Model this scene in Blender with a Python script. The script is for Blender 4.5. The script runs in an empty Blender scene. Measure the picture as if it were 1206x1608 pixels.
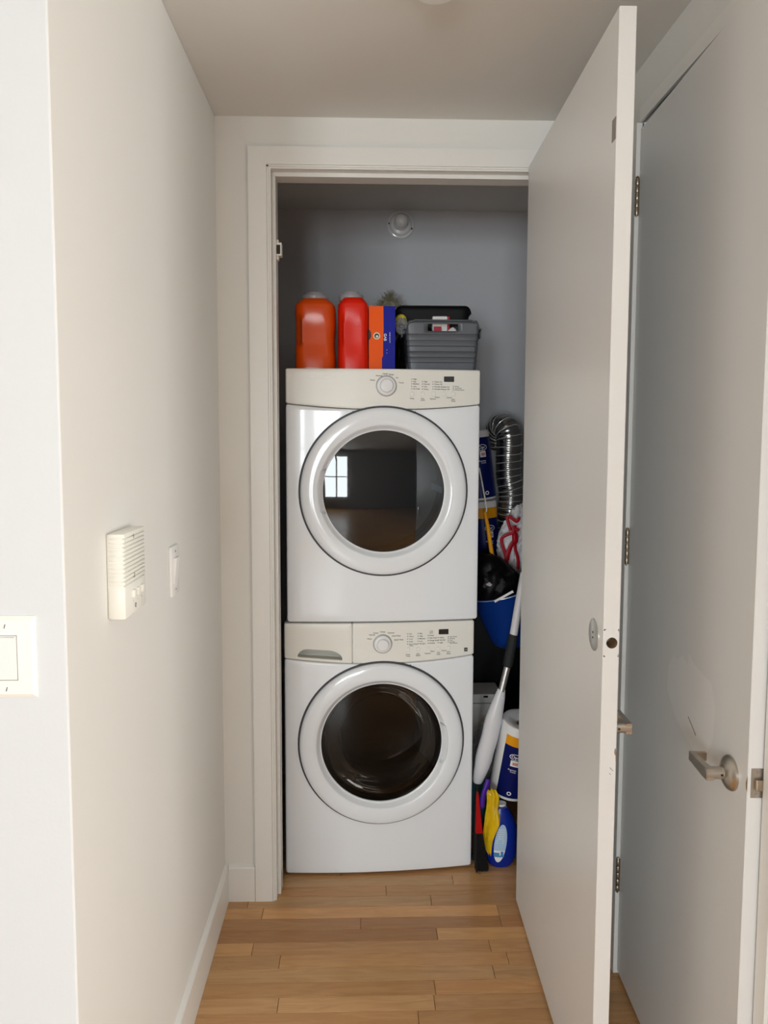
import bpy, bmesh, math, random
from mathutils import Vector, Matrix, noise
random.seed(7)
PI = math.pi
SC = bpy.context.scene
COL = SC.collection

# ------------------------------------------------------------------ camera
FPX = 1208.0
cam_d = bpy.data.cameras.new('camera'); cam = bpy.data.objects.new('camera', cam_d); COL.objects.link(cam)
cam_d.sensor_fit = 'VERTICAL'; cam_d.sensor_height = 36.0; cam_d.sensor_width = 27.0
cam_d.lens = FPX / 1608 * 36.0
cam_d.shift_y = -21 / 1608
cam_d.clip_start = 0.02
th, ph, ro = math.atan(97 / 1208), math.atan(36 / 1208), 0.003
fw = Vector((math.sin(ph) * math.cos(th), math.cos(ph) * math.cos(th), -math.sin(th)))
rt = Vector((math.cos(ph), -math.sin(ph), 0)); up = rt.cross(fw)
r2 = rt * math.cos(ro) + up * math.sin(ro); u2 = up * math.cos(ro) - rt * math.sin(ro)
cam.matrix_world = Matrix(((r2.x, u2.x, -fw.x, 0), (r2.y, u2.y, -fw.y, 0), (r2.z, u2.z, -fw.z, 1.6), (0, 0, 0, 1)))
SC.camera = cam

# ------------------------------------------------------------------ world, lights, exposure
w = bpy.data.worlds.new('world'); SC.world = w; w.use_nodes = True
w.node_tree.nodes['Background'].inputs[0].default_value = (0.75, 0.85, 1.0, 1)
w.node_tree.nodes['Background'].inputs[1].default_value = 1.0

def area(name, loc, target, sx, sy, power, col):
    d = bpy.data.lights.new(name, 'AREA'); d.shape = 'RECTANGLE'; d.size = sx; d.size_y = sy
    d.energy = power; d.color = col
    o = bpy.data.objects.new(name, d); COL.objects.link(o)
    o.location = loc
    o.rotation_euler = (Vector(target) - Vector(loc)).to_track_quat('-Z', 'Y').to_euler()
    return o
# daylight entering through the three windows of the room behind the camera
area('window_daylight_a', (-0.80, -6.43, 1.42), (-0.80, 0, 1.42), 1.0, 1.85, 115, (0.885, 0.96, 1.0))
area('window_daylight_c', (-2.15, -6.43, 1.42), (-2.15, 0, 1.42), 1.1, 1.85, 190, (0.885, 0.96, 1.0))
area('window_daylight_b', (2.72, -0.75, 1.45), (0, -0.75, 1.45), 1.7, 1.5, 108, (1.0, 0.995, 0.965))
SC.view_settings.view_transform = 'Standard'; SC.view_settings.look = 'None'
SC.view_settings.gamma = 1.0; SC.view_settings.use_curve_mapping = False
SC.view_settings.exposure = 0.05

# ------------------------------------------------------------------ materials
def mat(name, col, rough=0.5, metal=0.0, bump=0.0, bscale=60, trans=0.0, coat=0.0, spec=0.5, var=0.0, vscale=4, alpha=1.0, ior=1.45):
    m = bpy.data.materials.new(name); m.use_nodes = True
    nt = m.node_tree; p = nt.nodes['Principled BSDF']
    p.inputs['Base Color'].default_value = (*col, 1); p.inputs['Roughness'].default_value = rough
    p.inputs['Metallic'].default_value = metal; p.inputs['Transmission Weight'].default_value = trans
    p.inputs['Coat Weight'].default_value = coat; p.inputs['Specular IOR Level'].default_value = spec
    p.inputs['Alpha'].default_value = alpha; p.inputs['IOR'].default_value = ior
    tc = nt.nodes.new('ShaderNodeTexCoord')
    if var:
        n = nt.nodes.new('ShaderNodeTexNoise'); n.inputs['Scale'].default_value = vscale; n.inputs['Detail'].default_value = 5
        nt.links.new(tc.outputs['Object'], n.inputs['Vector'])
        mx = nt.nodes.new('ShaderNodeMix'); mx.data_type = 'RGBA'
        mx.inputs[6].default_value = (*[c * (1 - var) for c in col], 1); mx.inputs[7].default_value = (*[min(1, c * (1 + var)) for c in col], 1)
        nt.links.new(n.outputs['Fac'], mx.inputs[0]); nt.links.new(mx.outputs[2], p.inputs['Base Color'])
    if bump:
        n2 = nt.nodes.new('ShaderNodeTexNoise'); n2.inputs['Scale'].default_value = bscale; n2.inputs['Detail'].default_value = 4
        nt.links.new(tc.outputs['Object'], n2.inputs['Vector'])
        b = nt.nodes.new('ShaderNodeBump'); b.inputs['Strength'].default_value = bump; b.inputs['Distance'].default_value = 0.004
        nt.links.new(n2.outputs['Fac'], b.inputs['Height']); nt.links.new(b.outputs['Normal'], p.inputs['Normal'])
    return m

def wood_mat(name, strips=False):
    m = mat(name, (0.5, 0.3, 0.15), 0.36, coat=0.12)
    nt = m.node_tree; p = nt.nodes['Principled BSDF']; L = nt.links.new
    tc = nt.nodes.new('ShaderNodeTexCoord'); oi = nt.nodes.new('ShaderNodeObjectInfo')
    mp = nt.nodes.new('ShaderNodeMapping'); mp.inputs['Scale'].default_value = (1.6, 13, 13)
    add = nt.nodes.new('ShaderNodeVectorMath'); add.operation = 'ADD'
    cx = nt.nodes.new('ShaderNodeCombineXYZ'); mul = nt.nodes.new('ShaderNodeMath'); mul.operation = 'MULTIPLY'; mul.inputs[1].default_value = 37.0
    L(oi.outputs['Random'], mul.inputs[0]); L(mul.outputs[0], cx.inputs[0]); L(mul.outputs[0], cx.inputs[1])
    L(tc.outputs['Object'], add.inputs[0]); L(cx.outputs[0], add.inputs[1]); L(add.outputs[0], mp.inputs['Vector'])
    n = nt.nodes.new('ShaderNodeTexNoise'); n.inputs['Scale'].default_value = 3.2; n.inputs['Detail'].default_value = 8; n.inputs['Distortion'].default_value = 1.4
    L(mp.outputs[0], n.inputs['Vector'])
    r = nt.nodes.new('ShaderNodeValToRGB')
    r.color_ramp.elements[0].position = 0.28; r.color_ramp.elements[0].color = (0.51, 0.275, 0.113, 1)
    r.color_ramp.elements[1].position = 0.72; r.color_ramp.elements[1].color = (0.645, 0.378, 0.172, 1)
    L(n.outputs['Fac'], r.inputs[0])
    mx = nt.nodes.new('ShaderNodeMix'); mx.data_type = 'RGBA'; mx.blend_type = 'MULTIPLY'; mx.inputs[0].default_value = 1
    L(r.outputs[0], mx.inputs[6]); L(oi.outputs['Color'], mx.inputs[7])
    out = mx.outputs[2]
    if strips:
        bt = nt.nodes.new('ShaderNodeTexBrick'); bt.inputs['Scale'].default_value = 1; bt.inputs['Row Height'].default_value = 0.0602
        bt.inputs['Brick Width'].default_value = 0.9; bt.inputs['Mortar Size'].default_value = 0.001
        bt.inputs['Color1'].default_value = (1, 1, 1, 1); bt.inputs['Color2'].default_value = (.8, .76, .72, 1); bt.inputs['Mortar'].default_value = (.15, .08, .04, 1)
        L(tc.outputs['Object'], bt.inputs['Vector'])
        m2 = nt.nodes.new('ShaderNodeMix'); m2.data_type = 'RGBA'; m2.blend_type = 'MULTIPLY'; m2.inputs[0].default_value = 1
        L(out, m2.inputs[6]); L(bt.outputs['Color'], m2.inputs[7]); out = m2.outputs[2]
    L(out, p.inputs['Base Color'])
    return m

M = dict(
    wall=mat('wall_paint', (0.795, 0.787, 0.750), 0.62, bump=0.05, bscale=140, var=0.015),
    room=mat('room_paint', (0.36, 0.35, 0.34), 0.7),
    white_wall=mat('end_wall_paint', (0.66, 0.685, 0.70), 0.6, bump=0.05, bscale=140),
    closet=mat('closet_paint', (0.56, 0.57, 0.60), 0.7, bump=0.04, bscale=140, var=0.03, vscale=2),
    ceil=mat('ceiling_paint', (0.74, 0.73, 0.70), 0.85, bump=0.03, bscale=200),
    trim=mat('trim_paint', (0.82, 0.81, 0.775), 0.35, var=0.015),
    door=mat('door_paint', (0.79, 0.79, 0.775), 0.34, bump=0.03, bscale=90, var=0.012),
    edge_shade=mat('painted_edge_shadow', (0.30, 0.28, 0.26), 0.8),  # dark tone of the painted shadow line round the casing
    patch=mat('patched_paint', (0.845, 0.842, 0.825), 0.34),
    wood=wood_mat('maple_strip'), woodf=wood_mat('maple_floor', True),
    enamel=mat('white_enamel', (0.84, 0.87, 0.905), 0.14, coat=0.3),
    cab=mat('white_cabinet_steel', (0.72, 0.72, 0.72), 0.35),
    ivory=mat('ivory_panel', (0.84, 0.83, 0.775), 0.3),
    knob=mat('knob_white', (0.84, 0.84, 0.85), 0.25),
    knobring=mat('knob_ring', (0.36, 0.36, 0.34), 0.3),
    scoop=mat('scoop_grey', (0.55, 0.55, 0.50), 0.4),
    rub=mat('rubber_and_gap_shade', (0.05, 0.05, 0.055), 0.5),
    disp=mat('display_black', (0.012, 0.012, 0.014), 0.2),
    ink=mat('grey_ink', (0.05, 0.05, 0.05), 0.6), silverink=mat('light_ink', (0.93, 0.93, 0.90), 0.4),
    drum=mat('drum_steel', (0.45, 0.46, 0.47), 0.28, 1.0), dark=mat('dark_void', (0.02, 0.02, 0.02), 0.6),
    nickel=mat('satin_nickel', (0.50, 0.46, 0.41), 0.3, 1.0), brass=mat('aged_bronze', (0.40, 0.33, 0.25), 0.38, 1.0),
    steel=mat('brushed_steel', (0.60, 0.60, 0.58), 0.35, 0.9, var=0.1, vscale=25),
    plastic=mat('white_plastic', (0.90, 0.89, 0.82), 0.3), plastic2=mat('switch_plastic', (0.84, 0.84, 0.82), 0.3),
    orange=mat('orange_translucent', (0.70, 0.072, 0.002), 0.16, spec=0.35, coat=0.0, var=0.06, vscale=9),
    red=mat('red_translucent', (0.78, 0.016, 0.003), 0.22, spec=0.35, coat=0.0, var=0.06, vscale=9),
    cap=mat('grey_cap', (0.36, 0.345, 0.36), 0.35),
    boxo=mat('orange_card', (0.95, 0.12, 0.008), 0.45, spec=0.15), boxb=mat('blue_card', (0.010, 0.014, 0.32), 0.45, spec=0.15),
    white=mat('white_print', (0.85, 0.85, 0.85), 0.5), cream=mat('cream_logo', (0.85, 0.72, 0.52), 0.5),
    tuft=mat('straw_fibre', (0.42, 0.38, 0.27), 0.9, var=0.4, vscale=60),
    slate=mat('slate_plastic', (0.085, 0.094, 0.108), 0.35), blackp=mat('black_plastic', (0.008, 0.008, 0.009), 0.55, spec=0.25),
    yellow=mat('yellow_rubber', (0.72, 0.58, 0.03), 0.45), clear=mat('clear_bag', (0.45, 0.46, 0.47), 0.25, alpha=0.45),
    crimson=mat('crimson_card', (0.45, 0.01, 0.03), 0.45),
    foil=mat('duct_foil', (0.40, 0.40, 0.395), 0.26, 1.0, bump=0.25, bscale=55),
    wire=mat('duct_wire', (0.92, 0.92, 0.92), 0.28, 0.6),
    navy=mat('navy_wrap', (0.003, 0.008, 0.10), 0.35, spec=0.25), amber=mat('amber_wrap', (0.80, 0.34, 0.01), 0.4, spec=0.2),
    paper=mat('paper_towel', (0.82, 0.81, 0.79), 0.85, bump=0.3, bscale=70), pink=mat('pink_print', (0.62, 0.30, 0.30), 0.5),
    film=mat('white_film', (0.80, 0.80, 0.80), 0.3),
    bag=mat('white_bag_plastic', (0.80, 0.79, 0.81), 0.35, var=0.12, vscale=14, bump=0.3, bscale=18), ribbon=mat('red_ribbon', (0.38, 0.003, 0.014), 0.4, spec=0.2),
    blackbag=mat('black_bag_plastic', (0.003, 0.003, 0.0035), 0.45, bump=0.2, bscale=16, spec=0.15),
    blue=mat('blue_bucket', (0.003, 0.035, 0.23), 0.4, spec=0.25), blueb=mat('blue_bottle', (0.004, 0.022, 0.27), 0.25, spec=0.4),
    lblue=mat('pale_blue_label', (0.42, 0.60, 0.80), 0.4), mblue=mat('blue_print', (0.06, 0.26, 0.55), 0.4),
    grip=mat('grey_foam', (0.025, 0.028, 0.028), 0.6, spec=0.2), alu=mat('aluminium_pole', (0.62, 0.62, 0.62), 0.3, 0.8),
    mopw=mat('mop_white', (0.72, 0.72, 0.75), 0.3), purple=mat('purple_plastic', (0.07, 0.012, 0.30), 0.35, spec=0.25),
    redb=mat('red_plastic', (0.42, 0.004, 0.004), 0.4, spec=0.2), bristle=mat('black_bristle', (0.008, 0.008, 0.009), 0.6),
    teal=mat('teal_plastic', (0.03, 0.13, 0.17), 0.4, spec=0.25), yellowbag=mat('yellow_film', (0.78, 0.48, 0.008), 0.3, spec=0.3, var=0.35, vscale=26, bump=0.4, bscale=40),
    porcelain=mat('porcelain', (0.78, 0.79, 0.79), 0.12, coat=0.5), bulb=mat('frosted_bulb', (0.80, 0.80, 0.79), 0.18, coat=0.5),
    brown=mat('scuffed_wood', (0.34, 0.22, 0.12), 0.7), scuff=mat('grey_scuff', (0.30, 0.27, 0.24), 0.7),
)
# tinted door glass: mirror-like coat over a dark see-through body
def glass_mat(name, tint, amount):
    m = bpy.data.materials.new(name); m.use_nodes = True; nt = m.node_tree
    for n in list(nt.nodes):
        if n.type != 'OUTPUT_MATERIAL': nt.nodes.remove(n)
    out = [n for n in nt.nodes if n.type == 'OUTPUT_MATERIAL'][0]
    tr = nt.nodes.new('ShaderNodeBsdfTransparent'); tr.inputs[0].default_value = (*tint, 1)
    gl = nt.nodes.new('ShaderNodeBsdfGlossy'); gl.inputs['Roughness'].default_value = 0.02
    fr = nt.nodes.new('ShaderNodeFresnel'); fr.inputs[0].default_value = 1.5
    ml = nt.nodes.new('ShaderNodeMath'); ml.operation = 'MULTIPLY'; ml.inputs[1].default_value = amount
    mx = nt.nodes.new('ShaderNodeMixShader')
    nt.links.new(fr.outputs[0], ml.inputs[0]); nt.links.new(ml.outputs[0], mx.inputs[0]); nt.links.new(tr.outputs[0], mx.inputs[1])
    nt.links.new(gl.outputs[0], mx.inputs[2]); nt.links.new(mx.outputs[0], out.inputs[0])
    return m
M['glass'] = glass_mat('tinted_glass', (0.13, 0.14, 0.15), 1.5)
M['glass2'] = glass_mat('tinted_glass_brown', (0.16, 0.15, 0.14), 0.6)
M['bowl'] = glass_mat('bowl_glass', (0.8, 0.8, 0.8), 1.5)

# ------------------------------------------------------------------ mesh helpers
def BM(): return bmesh.new()

def box(bm, x0, x1, y0, y1, z0, z1, bev=0.0, seg=2):
    vs = [bm.verts.new(p) for p in [(x0, y0, z0), (x1, y0, z0), (x1, y1, z0), (x0, y1, z0), (x0, y0, z1), (x1, y0, z1), (x1, y1, z1), (x0, y1, z1)]]
    fs = [bm.faces.new([vs[i] for i in f]) for f in [(0, 3, 2, 1), (4, 5, 6, 7), (0, 1, 5, 4), (1, 2, 6, 5), (2, 3, 7, 6), (3, 0, 4, 7)]]
    if bev:
        es = list({e for f in fs for e in f.edges})
        bmesh.ops.bevel(bm, geom=es, offset=bev, segments=seg, affect='EDGES', profile=0.5)
    return vs

def frame_of(axis):
    a = Vector(axis).normalized()
    t = Vector((0, 0, 1)) if abs(a.z) < 0.9 else Vector((1, 0, 0))
    u = t.cross(a).normalized(); v = a.cross(u)
    return u, v, a

def lathe(bm, prof, c=(0, 0, 0), axis=(0, 0, 1), n=48, cap0=False, cap1=False, sx=1.0, deform=None):
    """prof: list of (radius, height along axis)"""
    u, v, a = frame_of(axis); c = Vector(c); rings = []
    for r, h in prof:
        if r < 1e-6:
            p = c + a * h
            if deform: p = Vector(deform(p))
            rings.append([bm.verts.new(p)])
        else:
            ring = []
            for i in range(n):
                t = 2 * PI * i / n
                p = c + u * (r * sx * math.cos(t)) + v * (r * math.sin(t)) + a * h
                if deform: p = Vector(deform(p))
                ring.append(bm.verts.new(p))
            rings.append(ring)
    for A, B in zip(rings, rings[1:]):
        if len(A) == 1 and len(B) == 1: continue
        for i in range(n):
            j = (i + 1) % n
            if len(A) == 1: bm.faces.new((A[0], B[i], B[j]))
            elif len(B) == 1: bm.faces.new((A[i], B[0], A[j]))
            else: bm.faces.new((A[i], B[i], B[j], A[j]))
    if cap0 and len(rings[0]) > 1: bm.faces.new(rings[0])
    if cap1 and len(rings[-1]) > 1: bm.faces.new(rings[-1])
    return rings

def tube(bm, pts, r, n=12, cap=True, flat=1.0, up=(0, 1, 0)):
    pts = [Vector(p) for p in pts]; rs = r if isinstance(r, (list, tuple)) else [r] * len(pts)
    rings = []; U = Vector(up)
    for i, p in enumerate(pts):
        d = (pts[min(i + 1, len(pts) - 1)] - pts[max(i - 1, 0)]).normalized()
        u = (U - d * U.dot(d))
        if u.length < 1e-4: u = Vector((1, 0, 0)) - d * d.x
        u.normalize(); v = d.cross(u); U = u
        rings.append([bm.verts.new(p + u * (rs[i] * flat * math.cos(2 * PI * k / n)) + v * (rs[i] * math.sin(2 * PI * k / n))) for k in range(n)])
    for A, B in zip(rings, rings[1:]):
        for k in range(n): bm.faces.new((A[k], A[(k + 1) % n], B[(k + 1) % n], B[k]))
    if cap: bm.faces.new(rings[0][::-1]); bm.faces.new(rings[-1])

def smooth_path(pts, sub=6):
    pts = [Vector(p) for p in pts]; out = []
    for i in range(len(pts) - 1):
        p0, p1, p2, p3 = pts[max(i - 1, 0)], pts[i], pts[i + 1], pts[min(i + 2, len(pts) - 1)]
        for k in range(sub):
            t = k / sub
            out.append(0.5 * ((2 * p1) + (p2 - p0) * t + (2 * p0 - 5 * p1 + 4 * p2 - p3) * t * t + (3 * p1 - p0 - 3 * p2 + p3) * t ** 3))
    out.append(pts[-1]); return out

def rrect(x0, x1, z0, z1, r, n=6, zt=None, zb=None, nx=24):
    """outline of a rounded rectangle in the XZ plane, optional top / bottom height functions"""
    zt = zt or (lambda x: z1); zb = zb or (lambda x: z0)
    P = []
    for k in range(nx + 1): x = x0 + r + (x1 - x0 - 2 * r) * k / nx; P.append((x, zb(x)))
    for k in range(1, n): a = -PI / 2 + PI / 2 * k / n; P.append((x1 - r + r * math.cos(a), zb(x1) + r + r * math.sin(a)))
    m = 16
    za, zc = zb(x1) + r, zt(x1) - r
    for k in range(m + 1): P.append((x1, za + (zc - za) * k / m))
    for k in range(1, n): a = PI / 2 * k / n; P.append((x1 - r + r * math.cos(a), zt(x1) - r + r * math.sin(a)))
    for k in range(nx + 1): x = x1 - r - (x1 - x0 - 2 * r) * k / nx; P.append((x, zt(x)))
    for k in range(1, n): a = PI / 2 + PI / 2 * k / n; P.append((x0 + r + r * math.cos(a), zt(x0) - r + r * math.sin(a)))
    za, zc = zb(x0) + r, zt(x0) - r
    for k in range(m + 1): P.append((x0, zc - (zc - za) * k / m))
    for k in range(1, n): a = PI + PI / 2 * k / n; P.append((x0 + r + r * math.cos(a), zb(x0) + r + r * math.sin(a)))
    return P

def inset(P, d):
    out = []; n = len(P)
    for i in range(n):
        a, b = P[i - 1], P[(i + 1) % n]
        tx, tz = b[0] - a[0], b[1] - a[1]; l = math.hypot(tx, tz) or 1
        out.append((P[i][0] - tz / l * d, P[i][1] + tx / l * d))
    return out

def panel(bm, P, y_front, y_back, bev, bow, hole=None, rings=8, back=True):
    """plate with outline P (counter-clockwise seen from the front), rounded front rim, bowed face; hole = (cx, cz, outline fn(i, n) or radius)"""
    n = len(P); loops = []
    def mk(Q, y): return [bm.verts.new((x, y + bow(x), z)) for x, z in Q]
    loops.append([bm.verts.new((x, y_back, z)) for x, z in P])
    for k in range(4):
        a = PI / 2 * k / 3
        loops.append(mk(inset(P, bev * (1 - math.cos(a))), y_front + bev * (1 - math.sin(a))))
    Q = inset(P, bev)
    if hole:
        cx, cz, R = hole
        if callable(R): H = R(Q)
        else:
            H = []
            for x, z in Q:
                l = math.hypot(x - cx, z - cz); H.append((cx + (x - cx) / l * R, cz + (z - cz) / l * R))
        for k in range(1, rings + 1):
            t = k / rings
            loops.append(mk([(q[0] + (h[0] - q[0]) * t, q[1] + (h[1] - q[1]) * t) for q, h in zip(Q, H)], y_front))
        loops.append(mk(H, y_front + 0.012))
    else:
        for k in range(1, rings + 1):
            t = k / rings
            zs = [z for _, z in Q]; zm = (min(zs) + max(zs)) / 2
            loops.append(mk([(x, z + (zm - z) * t * 0.999) for x, z in Q], y_front))
    for A, B in zip(loops, loops[1:]):
        for i in range(n):
            j = (i + 1) % n
            bm.faces.new((A[i], A[j], B[j], B[i]))
    if back and not hole: bm.faces.new(loops[0][::-1])
    return loops

def blob(bm, c, r, sub=4, amp=0.2, freq=6.0, seed=0.0, squash=None, ridge=False):
    res = bmesh.ops.create_icosphere(bm, subdivisions=sub, radius=1.0)
    for v in res['verts']:
        d = v.co.normalized(); q = d * freq * 0.5 + Vector((seed, seed * 1.7, -seed))
        k = noise.fractal(q, 1.0, 2.0, 3)
        if ridge: k = 0.6 - 2 * abs(k)
        s = 1 + amp * k
        p = Vector((d.x * r[0], d.y * r[1], d.z * r[2])) * s
        if squash: p = Vector(squash(p))
        v.co = Vector(c) + p

def text_bm(bm, s, size, place, align='LEFT', bold=0.018):
    cu = bpy.data.curves.new('t', 'FONT'); cu.body = s; cu.size = size; cu.resolution_u = 2; cu.align_x = align; cu.offset = bold * size
    ob = bpy.data.objects.new('t', cu)
    me = ob.to_mesh()
    vs = [bm.verts.new(place(v.co.x, v.co.y)) for v in me.vertices]
    for p in me.polygons:
        try: bm.faces.new([vs[i] for i in p.vertices])
        except ValueError: pass
    ob.to_mesh_clear(); bpy.data.objects.remove(ob); bpy.data.curves.remove(cu)

def finish(name, bm, m, parent=None, smooth=False, root=None, angle=35):
    """turn bm into one object; geometry is given in world space when root is set"""
    if root is not None:
        bmesh.ops.transform(bm, matrix=INV[root.name], verts=bm.verts)
    bmesh.ops.recalc_face_normals(bm, faces=bm.faces)
    me = bpy.data.meshes.new(name); bm.to_mesh(me); bm.free()
    if isinstance(m, str): m = M[m]
    me.materials.append(m)
    if smooth:
        for p in me.polygons: p.use_smooth = True
        try: me.set_sharp_from_angle(angle=math.radians(angle))
        except Exception: pass
    o = bpy.data.objects.new(name, me); COL.objects.link(o)
    if parent is not None: o.parent = parent
    return o

INV = {}
def thing(name, label, cat, loc=(0, 0, 0), rz=0.0, group=None):
    o = bpy.data.objects.new(name, None); COL.objects.link(o); o.empty_display_size = 0.05
    o.location = loc; o.rotation_euler = (0, 0, rz)
    o['label'] = label; o['category'] = cat
    if group: o['group'] = group
    INV[o.name] = (Matrix.Translation(loc) @ Matrix.Rotation(rz, 4, 'Z')).inverted()
    return o

def part(root, name, bm, m, parent=None, smooth=False, world=True, angle=35, label=None, kind=None):
    o = finish(name, bm, m, parent or root, smooth, root if world else None, angle)
    if label: o['label'] = label
    if kind: o['kind'] = kind
    return o

def struct(name, bm, m, smooth=False, parent=None):
    o = finish(name, bm, m, parent, smooth)
    if parent is None: o['kind'] = 'structure'
    return o

def solo(name, bm, m, label, cat, smooth=False, group=None, angle=35):
    o = finish(name, bm, m, None, smooth, None, angle); o['label'] = label; o['category'] = cat
    if group: o['group'] = group
    return o

# ------------------------------------------------------------------ room shell
CZ = 2.62
XL, XR = -0.468, 0.772
bm = BM(); box(bm, -3.3, 2.85, -6.6, 1.0, -0.08, 0.0); box(bm, -3.3, 2.85, 1.0, 3.7, -0.08, -0.006)
floor = struct('floor', bm, 'woodf')
bm = BM(); box(bm, -3.3, 2.85, -6.6, 3.7, CZ, CZ + 0.1)
struct('ceiling', bm, 'ceil')
bm = BM(); box(bm, -3.3, XL, 1.215, 2.66, -0.006, CZ, 0.003, 2)
wl = struct('wall_left', bm, 'wall')
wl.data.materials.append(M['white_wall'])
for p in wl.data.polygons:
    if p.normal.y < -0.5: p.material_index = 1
bm = BM()
box(bm, XL, -0.297, 2.56, 2.66, 0, CZ); box(bm, 0.605, 0.9, 2.56, 2.66, 0, CZ); box(bm, -0.297, 0.605, 2.56, 2.66, 2.462, CZ)
struct('wall_front', bm, 'wall')
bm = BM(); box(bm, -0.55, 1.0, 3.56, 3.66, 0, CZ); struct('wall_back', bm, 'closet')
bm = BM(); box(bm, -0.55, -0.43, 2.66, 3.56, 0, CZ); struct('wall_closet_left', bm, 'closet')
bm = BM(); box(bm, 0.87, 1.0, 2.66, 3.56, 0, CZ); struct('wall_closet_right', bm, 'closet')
# right wall with its door opening, and the end of that wall
DY0, DY1, DZ = 1.392, 2.165, 2.462
bm = BM()
box(bm, XR, 0.90, DY1, 2.56, 0, CZ); box(bm, XR, 0.90, 1.15, DY0, 0, CZ); box(bm, XR, 0.90, DY0, DY1, DZ, CZ)
box(bm, 0.90, 2.85, 1.15, 1.25, 0, CZ)
struct('wall_right', bm, 'wall')
bm = BM(); box(bm, 0.99, 1.05, 1.25, 2.66, 0, CZ); struct('wall_room_beyond', bm, 'wall')
# the room behind the camera
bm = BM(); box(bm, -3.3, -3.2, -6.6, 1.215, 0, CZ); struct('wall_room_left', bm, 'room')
def wall_with_window(name, horiz, w0, w1, z0, z1, a0, a1, pos):
    bm = BM()
    def b(p0, p1, q0, q1):
        if horiz: box(bm, p0, p1, pos - 0.1, pos, q0, q1)
        else: box(bm, pos, pos + 0.1, p0, p1, q0, q1)
    b(a0, w0, 0, CZ); b(w1, a1, 0, CZ); b(w0, w1, 0, z0); b(w0, w1, z1, CZ)
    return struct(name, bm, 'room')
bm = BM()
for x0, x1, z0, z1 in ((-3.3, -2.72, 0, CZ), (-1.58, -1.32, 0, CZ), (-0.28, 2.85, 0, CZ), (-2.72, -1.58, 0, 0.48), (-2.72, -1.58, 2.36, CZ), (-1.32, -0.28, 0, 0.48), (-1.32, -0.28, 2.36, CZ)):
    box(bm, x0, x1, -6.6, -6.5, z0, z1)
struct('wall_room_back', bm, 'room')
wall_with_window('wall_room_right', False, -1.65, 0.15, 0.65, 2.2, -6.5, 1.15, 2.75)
def window(name, horiz, w0, w1, z0, z1, pos):
    bm = BM()
    def b(p0, p1, q0, q1):
        if horiz: box(bm, p0, p1, pos - 0.03, pos + 0.03, q0, q1)
        else: box(bm, pos - 0.03, pos + 0.03, p0, p1, q0, q1)
    b(w0, w0 + 0.05, z0, z1); b(w1 - 0.05, w1, z0, z1); b(w0, w1, z0, z0 + 0.05); b(w0, w1, z1 - 0.05, z1)
    mz = (z0 + z1) / 2; b(w0, w1, mz - 0.02, mz + 0.02); mw = (w0 + w1) / 2; b(mw - 0.03, mw + 0.03, z0, z1)
    struct(name, bm, 'trim')
window('window_1', True, -1.32, -0.28, 0.48, 2.36, -6.36)
window('window_3', True, -2.72, -1.58, 0.48, 2.36, -6.36)
window('window_2', False, -1.65, 0.15, 0.65, 2.2, 2.66)

# baseboards
def profile_run(bm, prof, a, b, out, nrm_len=1):
    """extrude profile (offset, z) from point a to b; out = outward direction"""
    a, b, out = Vector(a), Vector(b), Vector(out)
    A = [bm.verts.new(a + out * o + Vector((0, 0, z))) for o, z in prof]; B = [bm.verts.new(b + out * o + Vector((0, 0, z))) for o, z in prof]
    for i in range(len(prof)):
        j = (i + 1) % len(prof); bm.faces.new((A[i], A[j], B[j], B[i]))
    bm.faces.new(A[::-1]); bm.faces.new(B)
BB = [(0, 0), (0.013, 0), (0.013, 0.118), (0.011, 0.123), (0.006, 0.126), (0, 0.130)]
bm = BM(); profile_run(bm, BB, (XL, 1.218, 0), (XL, 2.56, 0), (1, 0, 0)); struct('baseboard_left', bm, 'trim')
bm = BM(); profile_run(bm, BB, (XL + 0.013, 2.56, 0), (-0.364, 2.56, 0), (0, -1, 0)); struct('baseboard_front', bm, 'trim')
bm = BM(); profile_run(bm, BB, (XR, 2.205, 0), (XR, 2.547, 0), (-1, 0, 0)); struct('baseboard_right', bm, 'trim')
bm = BM(); profile_run(bm, BB, (-3.2, 1.215, 0), (XL, 1.215, 0), (0, -1, 0)); struct('baseboard_end', bm, 'trim')

# casing round the closet opening: flat board with a thin bead on the inner edge
def casing(name, boxes):
    bm = BM()
    for b in boxes: box(bm, *b)
    return struct(name, bm, 'trim')
casing('trim_1', [(-0.363, -0.304, 2.546, 2.562, 0, 2.524), (-0.3035, -0.2975, 2.5485, 2.562, 0, 2.4665)])
casing('trim_2', [(-0.304, 0.612, 2.546, 2.562, 2.4685, 2.524), (-0.3035, 0.611, 2.5485, 2.562, 2.4620, 2.4680)])
casing('trim_3', [(0.612, 0.672, 2.546, 2.562, 0, 2.524)])
casing('trim_4', [(-0.3, -0.291, 2.553, 2.662, 0, 2.457), (-0.291, -0.280, 2.59, 2.654, 0, 2.4455)])
casing('trim_5', [(-0.3, 0.605, 2.553, 2.662, 2.457, 2.4635), (-0.291, 0.60, 2.59, 2.654, 2.4445, 2.457)])
casing('trim_6', [(0.596, 0.606, 2.553, 2.662, 0, 2.457), (0.585, 0.596, 2.59, 2.654, 0, 2.4445)])
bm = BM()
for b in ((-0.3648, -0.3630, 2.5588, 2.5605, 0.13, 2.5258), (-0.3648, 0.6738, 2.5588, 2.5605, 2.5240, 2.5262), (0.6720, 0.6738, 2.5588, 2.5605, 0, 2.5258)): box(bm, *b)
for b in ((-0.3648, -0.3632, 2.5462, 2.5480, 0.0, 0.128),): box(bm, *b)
struct('casing_edge_shadow', bm, 'edge_shade')  # thin dark strips standing in for the shadow along the casing's outer edge
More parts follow.
